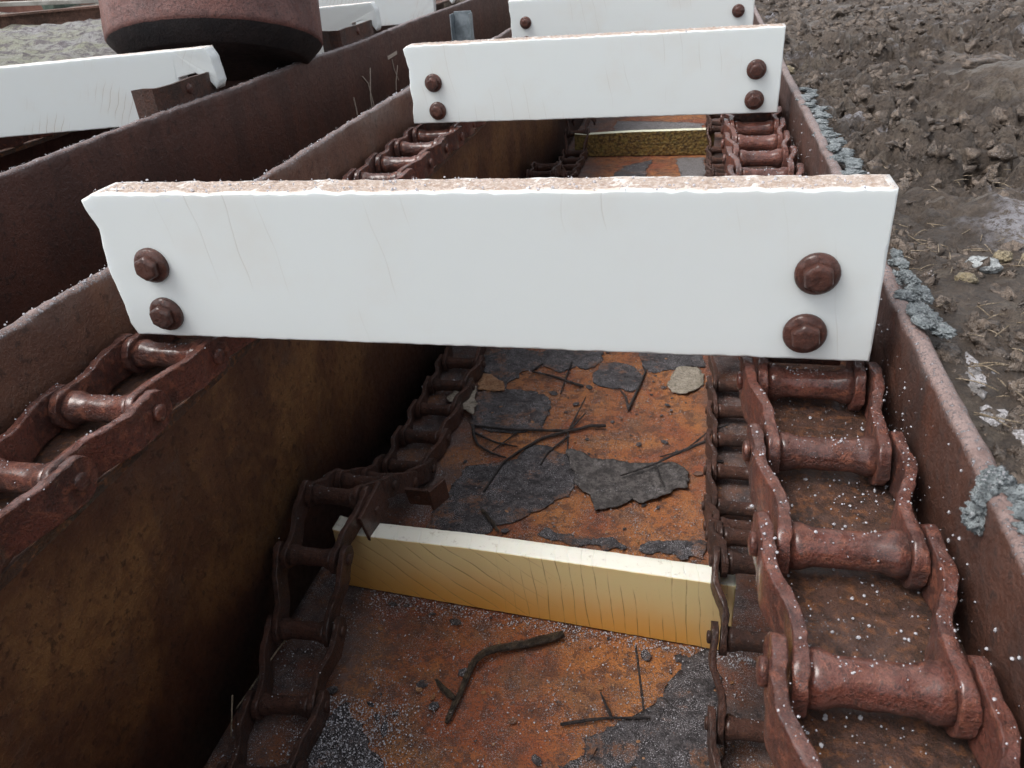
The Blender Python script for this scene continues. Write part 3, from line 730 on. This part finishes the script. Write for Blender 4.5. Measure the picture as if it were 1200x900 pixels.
# ------------------------------------------------------------------ floor litter
def patch(name, pts, mat, th=0.0009, curl=0.0, seed=0, z=ZF, label=None, cat=None, parent=None, group=None, lift=0.0012, amp=1.0):
    O = []
    for i in range(len(pts)):
        a = pts[i]; b = pts[(i+1) % len(pts)]; L = math.hypot(b[0]-a[0], b[1]-a[1]); k = max(1, int(L/0.003))
        for q in range(k):
            t = q/k; x = a[0]+(b[0]-a[0])*t; y = a[1]+(b[1]-a[1])*t; X, Y = x, y
            for fq, am_ in ((30, 0.013), (75, 0.008), (190, 0.004)): x += amp*am_*nz(X*fq, Y*fq, seed); y += amp*am_*nz(X*fq, Y*fq, seed+5.5)
            O.append((x, y))
    ar = sum(O[i][0]*O[(i+1) % len(O)][1]-O[(i+1) % len(O)][0]*O[i][1] for i in range(len(O)))
    if ar < 0: O = O[::-1]
    bm = bmesh.new(); vs = [bm.verts.new((x, y, 0)) for x, y in O]; f = bm.faces.new(vs)
    bmesh.ops.triangulate(bm, faces=[f])
    for it in range(3):
        ed = [e for e in bm.edges if e.calc_length() > 0.012]
        if ed: bmesh.ops.subdivide_edges(bm, edges=ed, cuts=1)
        bmesh.ops.triangulate(bm, faces=bm.faces[:])
    cx = sum(p[0] for p in O)/len(O); cy = sum(p[1] for p in O)/len(O); rad = max(math.hypot(x-cx, y-cy) for x, y in O)
    for v in bm.verts:
        x, y = v.co.x, v.co.y; d = math.hypot(x-cx, y-cy)/rad
        v.co.z = z+lift+0.0004+0.0014*abs(nz(x*30, y*30, seed))+curl*d*d*max(0, 0.35+1.2*nz(x*11, y*11, seed+3))
    r = bmesh.ops.extrude_face_region(bm, geom=bm.faces[:])
    for v in r['geom']:
        if isinstance(v, bmesh.types.BMVert): v.co.z += th
    bmesh.ops.recalc_face_normals(bm, faces=bm.faces[:])
    bm.verts.index_update(); V = [tuple(v.co) for v in bm.verts]; F = [tuple(q.index for q in f.verts) for f in bm.faces]; bm.free()
    return wobj(name, V, F, mat, parent, smooth=True, label=label, cat=cat, group=group)
PA = dict(
A=[(-0.529,1.721),(-0.443,1.747),(-0.354,1.735),(-0.339,1.677),(-0.388,1.616),(-0.420,1.543),(-0.464,1.567),(-0.504,1.640)],
B=[(-0.486,1.517),(-0.441,1.541),(-0.378,1.543),(-0.310,1.515),(-0.285,1.462),(-0.314,1.423),(-0.287,1.381),(-0.341,1.365),(-0.399,1.362),(-0.456,1.373)],
C=[(-0.223,1.292),(-0.206,1.254),(-0.195,1.199),(-0.203,1.154),(-0.232,1.133),(-0.270,1.098),(-0.312,1.064),(-0.350,1.020),(-0.411,1.004),(-0.454,1.037),(-0.444,1.114),(-0.432,1.198),(-0.428,1.227),(-0.374,1.205),(-0.349,1.257),(-0.312,1.312),(-0.277,1.327)],
D=[(-0.223,1.292),(-0.193,1.290),(-0.150,1.275),(-0.128,1.283),(-0.092,1.272),(-0.064,1.271),(-0.042,1.281),(-0.002,1.278),(0.024,1.253),(0.019,1.221),(0.016,1.203),(0.000,1.205),(-0.020,1.173),(-0.036,1.166),(-0.061,1.150),(-0.083,1.160),(-0.088,1.147),(-0.108,1.132),(-0.152,1.122),(-0.158,1.159),(-0.182,1.165),(-0.198,1.199)],
E=[(-0.211,1.638),(-0.196,1.690),(-0.155,1.701),(-0.117,1.668),(-0.093,1.622),(-0.103,1.574),(-0.143,1.570),(-0.189,1.566),(-0.210,1.597)],
F=[(-0.035,1.594),(-0.026,1.641),(-0.007,1.674),(0.013,1.666),(0.033,1.689),(0.053,1.642),(0.050,1.608),(0.028,1.568),(0.009,1.553),(-0.024,1.563)],
G=[(-0.246,1.042),(-0.230,1.058),(-0.199,1.060),(-0.161,1.046),(-0.141,1.056),(-0.134,1.038),(-0.153,1.024),(-0.184,1.031),(-0.225,1.029)],
G2=[(-0.054,1.038),(-0.025,1.057),(0.005,1.057),(0.049,1.067),(0.051,1.017),(0.006,1.017),(-0.053,1.023)],
G3=[(-0.144,1.040),(-0.115,1.052),(-0.086,1.033),(-0.085,1.023),(-0.122,1.025)],
H=[(-0.351,1.745),(-0.218,1.756),(-0.197,1.697),(-0.234,1.650),(-0.263,1.655),(-0.288,1.631),(-0.335,1.656),(-0.366,1.667)],
I=[(-0.117,1.764),(0.053,1.763),(0.053,1.690),(0.013,1.694),(-0.027,1.669),(-0.061,1.652),(-0.098,1.691)],
LP=[(-0.523,1.527),(-0.498,1.542),(-0.477,1.518),(-0.465,1.455),(-0.456,1.396),(-0.476,1.406),(-0.512,1.438),(-0.541,1.466),(-0.529,1.500)],
LT=[(-0.487,1.557),(-0.484,1.599),(-0.461,1.598),(-0.419,1.557),(-0.416,1.524),(-0.444,1.524),(-0.476,1.525)],
J=[(-0.141,0.594),(-0.101,0.631),(-0.090,0.659),(-0.053,0.682),(-0.013,0.668),(0.006,0.778),(0.012,0.816),(0.068,0.822),(0.079,0.631)],
K=[(-0.477,0.623),(-0.461,0.647),(-0.417,0.619),(-0.384,0.584),(-0.346,0.547),(-0.482,0.524),(-0.496,0.579)])
SG = 'dark grey flakes and leaf mats on the orange floor'
patch('scale_flake', PA['A'], M['slate'], label='dark grey flake at the top left corner of the orange floor', cat='scale flake', group=SG, seed=1)
patch('scale_flake', PA['B'], M['slate'], label='rounded blue grey flake beside the pale leaf near the left chain', cat='scale flake', group=SG, seed=2)
patch('scale_flake', PA['C'], M['slate'], label='largest dark grey flake, under the branching twig left of the jagged leaf', cat='scale flake', group=SG, seed=3)
patch('dead_leaf', PA['D'], M['darkleaf'], th=0.0022, curl=0.018, seed=4, lift=0.004, amp=0.5, label='big dark jagged leaf with torn raised edges amid the orange floor', cat='leaf')
patch('scale_flake', PA['E'], M['slate'], label='small dark round flake at the top middle of the orange floor', cat='scale flake', group=SG, seed=5)
patch('dead_leaf', PA['F'], M['paleleaf'], curl=0.008, seed=6, lift=0.003, amp=0.5, label='pale greyish leaf lying near the right chain close under the nearest board', cat='leaf')
patch('scale_flake', PA['G'], M['slate'], label='thin dark flake right behind the middle of the amber board', cat='scale flake', group=SG, seed=7)
patch('scale_flake', PA['G2'], M['slate'], label='dark flake behind the right end of the amber board', cat='scale flake', group=SG, seed=8)
patch('scale_flake', PA['G3'], M['slate'], label='smallest dark flake, between two others behind the amber board', cat='scale flake', group=SG, seed=9)
patch('scale_flake', PA['H'], M['slate'], label='dark grey flake just below the middle of the nearest board', cat='scale flake', group=SG, seed=10)
patch('scale_flake', PA['I'], M['slate'], label='wide dark flake just below the nearest board, left of the pale leaf', cat='scale flake', group=SG, seed=11)
patch('dead_leaf', PA['LP'], M['paleleaf'], curl=0.022, seed=12, lift=0.012, amp=0.6, label='curled pale cream leaf standing up beside the lower left chain', cat='leaf')
patch('dead_leaf', PA['LT'], M['tanleaf'], curl=0.012, seed=13, lift=0.004, amp=0.4, label='small tan leaf between the pale curled leaf and the nearest board', cat='leaf')
patch('scale_flake', PA['J'], M['slate'], label='large dark flake in front of the right end of the amber board', cat='scale flake', group=SG, seed=14)
patch('scale_flake', PA['K'], M['slate'], label='frosted grey grit patch beside the lower left chain, bottom of picture', cat='scale flake', group=SG, seed=15)
# far floor patches seen between the second board and the nearest one
patch('scale_flake', [(-0.45, 3.0), (-0.36, 3.25), (-0.30, 3.5), (-0.18, 3.58), (-0.22, 3.2), (-0.24, 3.0)], M['slate'], seed=16, label='dark flake left in front of the small far board', cat='scale flake', group=SG)
patch('scale_flake', [(-0.08, 3.60), (0.05, 3.62), (0.05, 2.9), (0.00, 2.9), (-0.03, 3.2)], M['gravelfrost'], seed=17, label='frosted grey flake right in front of the small far board', cat='scale flake', group=SG)
patch('scale_flake', [(-0.40, 3.8), (-0.05, 3.85), (0.05, 4.3), (-0.42, 4.4)], M['gravelfrost'], seed=18, label='frosted grey flake behind the small far board', cat='scale flake', group=SG)
def chips(label, k, mat, seed, lo, hi):
    rnd = random.Random(seed); V = []; F = []
    for _ in range(k):
        x = rnd.uniform(-0.50, 0.10); y = 0.5+rnd.random()*1.35
        if abs(y-(0.868-0.073*(x+0.507)+0.018)) < 0.03 or nz(x*7, y*7, seed) < rnd.uniform(-.4, .35): continue
        r_ = lo+(hi-lo)*rnd.random()**2.5; n_ = rnd.randint(6, 10); b = len(V); a0 = rnd.random()*6; tx = rnd.uniform(-.15, .15); ty = rnd.uniform(-.15, .15)
        asp = rnd.uniform(.4, 1); ro = rnd.random()*3
        for zt in (0, 0.0009):
            for q in range(n_):
                a = 2*math.pi*q/n_; rr_ = r_*(0.65+0.6*((math.sin(q*7.3+a0)+1)/2)); u, v = rr_*math.cos(a), rr_*asp*math.sin(a)
                px, py = u*math.cos(ro)-v*math.sin(ro), u*math.sin(ro)+v*math.cos(ro)
                V.append((x+px, y+py, ZF+0.0022+abs(tx)*r_+px*tx+py*ty+zt))
        F.append(tuple(range(b+n_-1, b-1, -1))); F.append(tuple(range(b+n_, b+2*n_)))
        F += [(b+q, b+(q+1) % n_, b+n_+(q+1) % n_, b+n_+q) for q in range(n_)]
    wobj('scale_bits', V, F, mat, smooth=False, label=label, cat='rust scale', kind='stuff')
chips('small dark bits of scale and leaf strewn over the orange floor', 420, M['slate'], 31, 0.002, 0.013)
chips('small orange brown chips of rust strewn over the trough floor', 260, M['tanleaf'], 32, 0.0015, 0.006)
# floor seam
V, F = tube([(-0.050, 0.820, ZF-0.0002), (-0.035, 0.737, ZF-0.0002), (-0.026, 0.683, ZF-0.0002), (-0.018, 0.645, ZF-0.0002), (0.0, 0.56, ZF-0.0002)], 0.0020, 6, 0.3)
wobj('weld_seam', V, F, M['twig'], T1)

def stick(name, label, lines, mat, cat, z=None, group=None, seed=0):
    parts = []
    for pts, r in lines:
        q = []; k = len(pts)
        for i, p in enumerate(pts):
            rr = r*(1-0.45*i/(k-1)) if k > 1 else r
            zz = p[2] if len(p) > 2 else ZF+0.004+rr
            q.append(((p[0], p[1], zz), rr))
        parts.append(tube([a for a, b in q], [b for a, b in q], 8, 0.35))
    V, F = join(parts); return wobj(name, V, F, mat, label=label, cat=cat, group=group)
stick('stick', 'thick wet forked stick lying on the orange floor in front of the amber board',
      [([(-0.160, 0.815), (-0.182, 0.802), (-0.215, 0.788), (-0.251, 0.771, ZF+0.014), (-0.268, 0.764, ZF+0.016), (-0.284, 0.741, ZF+0.016), (-0.290, 0.716), (-0.290, 0.691), (-0.295, 0.671), (-0.298, 0.638)], 0.0072),
       ([(-0.297, 0.676), (-0.317, 0.687, ZF+0.012), (-0.330, 0.697, ZF+0.020)], 0.0062)], M['bark'], 'stick')
stick('twig', 'thin dark twig with one short side shoot, right of the forked stick', [([(-0.141, 0.662), (-0.118, 0.670), (-0.092, 0.679), (-0.073, 0.684), (-0.021, 0.693)], 0.0028), ([(-0.073, 0.684), (-0.083, 0.703, ZF+0.008), (-0.092, 0.718, ZF+0.012)], 0.0026)], M['twig'], 'twig')
stick('twig', 'long branching dark twig spread over the grey flakes in the middle of the floor',
      [([(-0.157, 1.394, ZF+.012), (-0.195, 1.396), (-0.223, 1.376), (-0.285, 1.369), (-0.373, 1.365), (-0.454, 1.373)], 0.0042),
       ([(-0.224, 1.381), (-0.252, 1.362), (-0.292, 1.336), (-0.326, 1.290), (-0.353, 1.246), (-0.364, 1.187), (-0.371, 1.146)], 0.0036),
       ([(-0.448, 1.365, ZF+.012), (-0.440, 1.335), (-0.422, 1.300), (-0.384, 1.273), (-0.351, 1.262)], 0.0036),
       ([(-0.442, 1.345), (-0.387, 1.314), (-0.335, 1.304)], 0.0028),
       ([(-0.236, 1.375), (-0.230, 1.420), (-0.214, 1.493, ZF+.02)], 0.0026), ([(-0.231, 1.386), (-0.207, 1.440, ZF+.012)], 0.0026),
       ([(-0.234, 1.352), (-0.270, 1.286), (-0.275, 1.246)], 0.0026), ([(-0.237, 1.373), (-0.225, 1.281)], 0.0018), ([(-0.345, 1.361), (-0.386, 1.283)], 0.002)], M['twig'], 'twig')
stick('twig', 'thin twig poking out from the right chain over the orange floor', [([(0.100, 1.401, ZF+.03), (0.059, 1.386, ZF+.018), (0.014, 1.334), (-0.037, 1.303)], 0.0024)], M['twig'], 'twig')
stick('twig', 'straight dark twig lying across the big jagged leaf', [([(0.055, 1.336, ZF+.03), (-0.013, 1.287, ZF+.022), (-0.046, 1.259, ZF+.018), (-0.110, 1.219, ZF+.014)], 0.0030), ([(-0.046, 1.262, ZF+.018), (-0.027, 1.202, ZF+.016)], 0.0022)], M['twig'], 'twig')
stick('twig', 'forked twig shaped like a V, standing on the small round flake', [([(-0.114, 1.468), (-0.126, 1.527), (-0.141, 1.557)], 0.003), ([(-0.115, 1.475), (-0.106, 1.529), (-0.088, 1.650), (-0.097, 1.677)], 0.0032)], M['twig'], 'twig')
stick('twig', 'crooked twig at the top left of the orange floor, crossed by a straight one', [([(-0.229, 1.562), (-0.305, 1.602), (-0.366, 1.624), (-0.345, 1.669)], 0.0034), ([(-0.274, 1.683), (-0.277, 1.604), (-0.278, 1.525)], 0.0024)], M['twig'], 'twig')
stick('twig', 'short stubby twig just behind the amber board', [([(-0.360, 1.090), (-0.334, 1.061), (-0.312, 1.026, ZF+.016)], 0.0046)], M['bark'], 'twig')
stick('straw', 'long pale straw leaning against the lower left chain', [([(-0.560, 0.745, -0.90), (-0.575, 0.690, -0.91), (-0.598, 0.600, -0.93)], 0.0016)], M['straw'], 'straw')
stick('straw', 'short pale straw at the foot of the left wall near the bottom edge', [([(-0.596, 0.60, -0.90), (-0.585, 0.560, -0.935)], 0.0014)], M['straw'], 'straw')

# ------------------------------------------------------------------ ice grains
def surf_pts_chain(joints, rest, k, zc=None):
    out = []
    for _ in range(k):
        i = random.randrange(len(joints)-1); a, b = joints[i], joints[i+1]
        r = random.random()
        if r < 0.35:
            an = random.gauss(0, 0.5); out.append((a.x+random.uniform(-.034, .034), a.y+0.0135*math.sin(an), a.z+0.0135*math.cos(an)))
        elif r < 0.8:
            t = random.uniform(-0.1, 1.1); q = max(0, min(1, (t*0.72+0.14-0.34)/0.34)); q = q*q*(3-2*q); s = random.choice((-1, 1))
            p = a.lerp(b, t); out.append((p.x+s*(0.0405+0.012*q)+random.uniform(-.005, .005), p.y, p.z+0.0195))
        else:
            t = random.random(); p = a.lerp(b, t); out.append((p.x+random.uniform(-.03, .05), p.y, rest+0.002))
    return out
def g(name, pts, lo, hi, label, cat='frost', power=2.5):
    V, F = grains(pts, lo, hi, power); wobj(name, V, F, M['ice'], smooth=False, label=label, cat=cat, kind='stuff')
near = [j for j in jR if j.y < 1.7]
g('frost_grains', surf_pts_chain(near, LZ, 2600), 0.0003, 0.0011, 'glassy ice grains scattered over the thick right chain', power=3.5)
nearL = [j for j in jL if 0.2 < j.y < 1.7]
g('frost_grains', surf_pts_chain(nearL, LZ, 1300), 0.0003, 0.0010, 'ice grains scattered over the upper left chain', power=3)
g('frost_grains', surf_pts_chain([j for j in jl if j.y < 1.9], ZF, 500)+surf_pts_chain([j for j in jr if j.y < 1.9], ZF, 700), 0.0004, 0.0013, 'ice grains scattered over the two chains on the floor')
pts = []
for _ in range(420):
    y = random.uniform(0.1, 1.55); z = random.uniform(LZ, ZR-0.01) if random.random() < .25 else LZ+abs(random.gauss(0, .03)); pts.append((XR-0.0004+0.003*nz(y*2.2, XR, 8), y, min(z, ZR-0.01)))
for _ in range(1600):
    y = random.uniform(0.15, 1.55); pts.append((random.uniform(0.056, XR-0.002), y, LZ+0.0016))
g('frost_grains', pts, 0.0003, 0.0015, 'glassy ice grains clinging to the right wall and its ledge', power=3.5)
pts = []
for _ in range(14000):
    x = random.uniform(XL+.01, XR-.01); y = 0.4+random.random()**1.2*1.5
    if nz(x*9, y*9, 2)+0.5*nz(x*30, y*30) < random.uniform(-.5, .35): continue
    pts.append((x, y, ZF+0.0018+0.0012*random.random()))
for _ in range(1400):
    x = random.uniform(-0.50, 0.12); y = 0.868-0.073*(x+0.507)-abs(random.gauss(0, .018)); pts.append((x, y, ZF+0.002))
for _ in range(900): pts.append((XL+0.003+abs(random.gauss(0, .006)), random.uniform(0.9, 1.9), ZF+0.002+abs(random.gauss(0, .004))))
for _ in range(2500):
    i = random.random(); pts.append((random.uniform(-.50, -.36)+random.gauss(0, .02), random.uniform(.5, .66), ZF+0.0045))
g('frost_grains', pts, 0.0005, 0.0015, 'fine frost grains scattered over the orange trough floor')
pts = []
for _ in range(420): pts.append((random.uniform(-0.565, 0.15), 0.6235+random.random()**1.5*0.038, -0.1895+0.0015*random.random()))
for _ in range(250): pts.append((random.uniform(-0.565, 0.15), 1.601+random.random()**1.5*0.038, -0.1885+0.0015*random.random()))
for _ in range(500):
    y = random.uniform(.3, 2.2); pts.append((XL-0.007+random.gauss(0, .003), y, ZL+0.005*nz(y*1.7, XL-0.014)+0.0008))
for _ in range(500):
    y = random.uniform(.8, 3.2); pts.append((XN-0.008+random.gauss(0, .003), y, ZN+0.005*nz(y*1.7, XN-0.016)+0.0008))
g('frost_grains', pts, 0.0004, 0.0015, 'white frost grains along the tops of the boards and left walls', power=3)

# ------------------------------------------------------------------ blue grey crust along the right wall top
def lump(cx, cy, cz, sx, sy, sz, seed, sub=4, amp=0.35, freq=2.2):
    bm = bmesh.new(); bmesh.ops.create_icosphere(bm, subdivisions=sub, radius=1)
    for v in bm.verts:
        p = v.co.copy(); f = 1+amp*noise.fractal(p*freq+Vector((seed*7.1, seed, 3)), 0.7, 2.1, 5)
        if sub > 3: f += 0.10*noise.noise(p*11+Vector((seed, 0, 0)))
        v.co = Vector((cx+p.x*f*sx, cy+p.y*f*sy, cz+p.z*f*sz))
    bm.verts.index_update(); V = [tuple(v.co) for v in bm.verts]; F = [tuple(q.index for q in f.verts) for f in bm.faces]; bm.free(); return V, F
def crustobj(label, spots):
    parts = [lump(*s, seed=i*3.7+s[0]*9+s[1], sub=4, amp=0.55) for i, s in enumerate(spots)]
    V, F = join(parts); return wobj('concrete_crust', V, F, M['crust'], label=label, cat='crust', group='blue grey crusts on the right wall')
sp = []; rr = random.Random(5)
for k in range(60):
    y = 1.0+0.66*rr.random(); q = rr.random(); sp.append((0.188+0.026*q, y, -0.300-0.008*q+rr.uniform(-.004, .002), rr.uniform(.006, .013), rr.uniform(.008, .018), rr.uniform(.0015, .0032)))
crustobj('long blue grey crust on the right wall top between the first two boards', sp)
sp = []
for k in range(30):
    y = 0.605+0.17*rr.random(); sp.append((0.186+0.018*rr.random(), y, -0.299+rr.uniform(-.005, .002), rr.uniform(.004, .008), rr.uniform(.006, .014), rr.uniform(.0018, .0035)))
crustobj('blue grey crust on the wall top right beside the nearest board end', sp)
sp = []
for k in range(7):
    t = k/6; sp.append((0.184-0.010*t+rr.uniform(-.002, .002), 0.410-0.014*t, -0.2975-0.022*t*t, rr.uniform(.006, .009), rr.uniform(.006, .009), rr.uniform(.005, .007)))
for k in range(7): sp.append((0.193+rr.uniform(-.003, .004), 0.345+0.05*k/6, -0.301, .010, .012, .006))
crustobj('pale blue crust lump draped over the right wall top at the right picture edge', sp)

# ------------------------------------------------------------------ stones and clods in the mud
def gz(x, y): return -0.325+mudh(x, y)*min(1.0, 0.35+(x-0.19)*12)
def stone(label, x, y, sx, sy, sz, mat, seed, cat='stone', amp=0.25, group=None, name='stone', dz=0.0):
    V, F = lump(x, y, gz(x, y)+sz*0.35+dz, sx, sy, sz, seed, 4, amp, 1.3); wobj(name, V, F, M[mat], label=label, cat=cat, group=group)
stone('flat pale blue grey stone in the mud right of the nearest board', 0.287, 0.800, .016, .014, .008, 'stone', 1)
stone('small round tan pebble beside the flat pale stone', 0.311, 0.822, .0085, .0085, .007, 'tanstone', 2)
stone('small tan pebble at the right edge above the flat pale stone', 0.342, 0.835, .009, .009, .008, 'tanstone', 3)
stone('brown pebble low in the mud, left of the flat pale stone', 0.262, 0.762, .010, .008, .006, 'tanstone', 4)
stone('white frosted slab of mud beside the right wall, upper of the two', 0.221, 0.592, .017, .040, .0028, 'iceslab', 5, amp=.5, name='frosted_slab', cat='frozen mud', dz=-.004)
stone('white frosted slab of mud at the right picture edge, lower of the two', 0.229, 0.510, .022, .030, .0028, 'iceslab', 6, amp=.5, name='frosted_slab', cat='frozen mud', dz=-.003)
stone('smooth pale slab in the mud beside the end of the second board', 0.285, 2.11, .055, .075, .006, 'iceslab', 7, amp=.4, name='frosted_slab', cat='frozen mud', dz=-.004)
stone('pale flat slab sticking out of the mud at the right, in the upper part', 0.600, 1.88, .070, .045, .022, 'clod', 8, amp=.4, name='mud_slab', cat='mud clod')
stone('yellowish stone at the far right below the pale slab', 0.585, 1.55, .026, .018, .010, 'tanstone', 9)
stone('ochre pebble close to the wall beside the second board', 0.205, 2.0, .014, .018, .010, 'tanstone', 10)
# crumbs: too many to count
def crumbs():
    protos = []
    for s in range(8):
        bm = bmesh.new(); bmesh.ops.create_icosphere(bm, subdivisions=2, radius=1)
        for v in bm.verts:
            v.co *= 1+1.25*noise.fractal(v.co*1.8+Vector((s*5, 2, 1)), 0.6, 2.1, 4)
        bm.verts.index_update(); protos.append((np.array([tuple(v.co) for v in bm.verts]), [tuple(q.index for q in f.verts) for f in bm.faces])); bm.free()
    V = []; F = []; off = 0; rnd = random.Random(3)
    for k in range(12500):
        y = 0.33+(rnd.random()**1.35)*4.0; x = 0.205+rnd.random()*(0.20+y*0.36)
        if nz(x*5, y*5, 3)+0.5*nz(x*17, y*17, 3) < rnd.uniform(-.55, .30): continue
        pv, pf = protos[rnd.randrange(8)]
        s = (0.0018+0.0125*rnd.random()**4.5)*(0.75+0.38*y)
        R_ = np.array(Euler((rnd.random()*6, rnd.random()*6, rnd.random()*6)).to_matrix())
        vv = (pv*np.array([1, rnd.uniform(.6, 1), rnd.uniform(.45, .8)])*s) @ R_.T
        vv[:, 2] *= 0.8
        vv = vv+np.array([x, y, gz(x, y)-s*0.18])
        V.append(vv); F += [(a+off, b+off, c+off) for a, b, c in pf]; off += len(pv)
    wobj('mud_crumbs', np.vstack(V), F, M['clod'], label='loose crumbs of dark mud strewn over the churned ground', cat='mud', kind='stuff')
crumbs()
def debris():
    parts = []; rnd = random.Random(9)
    for k in range(150):
        y = 0.42+rnd.random()*0.8; x = 0.215+rnd.random()*(0.05+0.18*y); a = rnd.random()*3.1; L = rnd.uniform(.008, .03)
        z = gz(x, y)+0.006
        parts.append(tube([(x, y, z), (x+L*math.cos(a)*.5, y+L*math.sin(a)*.5, z+rnd.uniform(0, .004)), (x+L*math.cos(a), y+L*math.sin(a), z+rnd.uniform(-.002, .002))], 0.0006, 4))
    V, F = join(parts); wobj('straw_litter', V, F, M['straw'], label='bits of dry straw and needles on the mud beside the right wall', cat='straw', kind='stuff')
debris()

# ------------------------------------------------------------------ background upper left: old beams and scrap on the turf
def ibeam(name, label, a, b, h, wdt, mat, cat='beam', group=None, zb=-0.33):
    a = Vector((a[0], a[1], zb)); b = Vector((b[0], b[1], zb)); d = (b-a).normalized(); s = Vector((-d.y, d.x, 0))
    t = 0.012
    pr = [(-wdt/2, 0), (wdt/2, 0), (wdt/2, t), (t/2, t), (t/2, h-t), (wdt/2, h-t), (wdt/2, h), (-wdt/2, h), (-wdt/2, h-t), (-t/2, h-t), (-t/2, t), (-wdt/2, t)]
    S = []
    for k in range(9):
        c = a.lerp(b, k/8); S.append([tuple(c+s*u+Vector((0, 0, v+0.003*nz(k, u, 5)))) for u, v in pr])
    V, F = sweep(S); return wobj(name, V, F, mat, smooth=False, label=label, cat=cat, group=group)
def paint(name, c, c2, r=0.6):
    n = NT(name, r); n.col(n.mix(n.ss(n.noise(8, 6, 0.7), 0.42, 0.62), c, c2)); n.bump(n.noise(40, 5, 0.7), 0.002, 0.5); return n.m
M['greensteel'] = paint('green_paint', (0.09, 0.13, 0.105), (0.16, 0.20, 0.17))
M['paleplank'] = paint('weathered_plank', (0.34, 0.32, 0.28), (0.50, 0.48, 0.44))
M['redsteel'] = paint('faded_red_paint', (0.24, 0.10, 0.075), (0.36, 0.18, 0.13))
M['timber'] = paint('mossy_timber', (0.10, 0.085, 0.06), (0.17, 0.16, 0.08))
ibeam('steel_beam', 'long rusty steel beam lying on the frosted turf at the upper left', (-6.1, 3.33), (-2.8, 5.49), 0.085, 0.10, M['beam'])
ibeam('steel_beam', 'second rusty beam at the top left corner, behind the long one', (-8.0, 4.9), (-3.6, 6.9), 0.12, 0.12, M['redsteel'])
V, F = box(-4.62, 5.55, -0.245, 1.5, 0.10, 0.03, 0.006, (0, 0.06, 0.75)); wobj('plank', V, F, M['paleplank'], smooth=False, label='weathered pale plank lying behind the long beam', cat='plank')
V, F = box(-5.35, 5.0, -0.27, 0.30, 0.15, 0.12, 0.01, (0, 0, 0.6)); wobj('timber_block', V, F, M['timber'], smooth=False, label='mossy timber block at the left edge between the beams', cat='timber')
V, F = box(-4.85, 5.70, -0.20, 0.10, 0.10, 0.50, 0.01, (0.4, 0.5, 0)); V2, F2_ = box(-4.55, 6.05, -0.20, 1.1, 0.08, 0.08, 0.01, (0, -0.15, 0.6)); V, F = join([(V, F), (V2, F2_)])
wobj('fallen_post', V, F, M['greensteel'], smooth=False, label='crooked green painted posts crossed among the old beams', cat='post')
V, F = box(-4.25, 6.25, -0.24, 0.8, 0.08, 0.14, 0.01, (0, 0.06, 0.55)); wobj('green_box_section', V, F, M['greensteel'], smooth=False, label='low green painted steel section beside the drum in the background', cat='steel section')
V, F = box(-7.0, 8.0, -0.10, 9.0, 0.10, 0.40, 0.01, (0, 0, 0.45)); wobj('timber_kerb', V, F, M['timber'], smooth=False, label='dark mossy timber kerb at the back, behind the beams', cat='timber')

# ------------------------------------------------------------------ lift the whole place so the yard ground sits near z = 0
for o in list(COL.objects):
    if o.parent is None and o.type in ('MESH', 'EMPTY'): o.location.z += UP
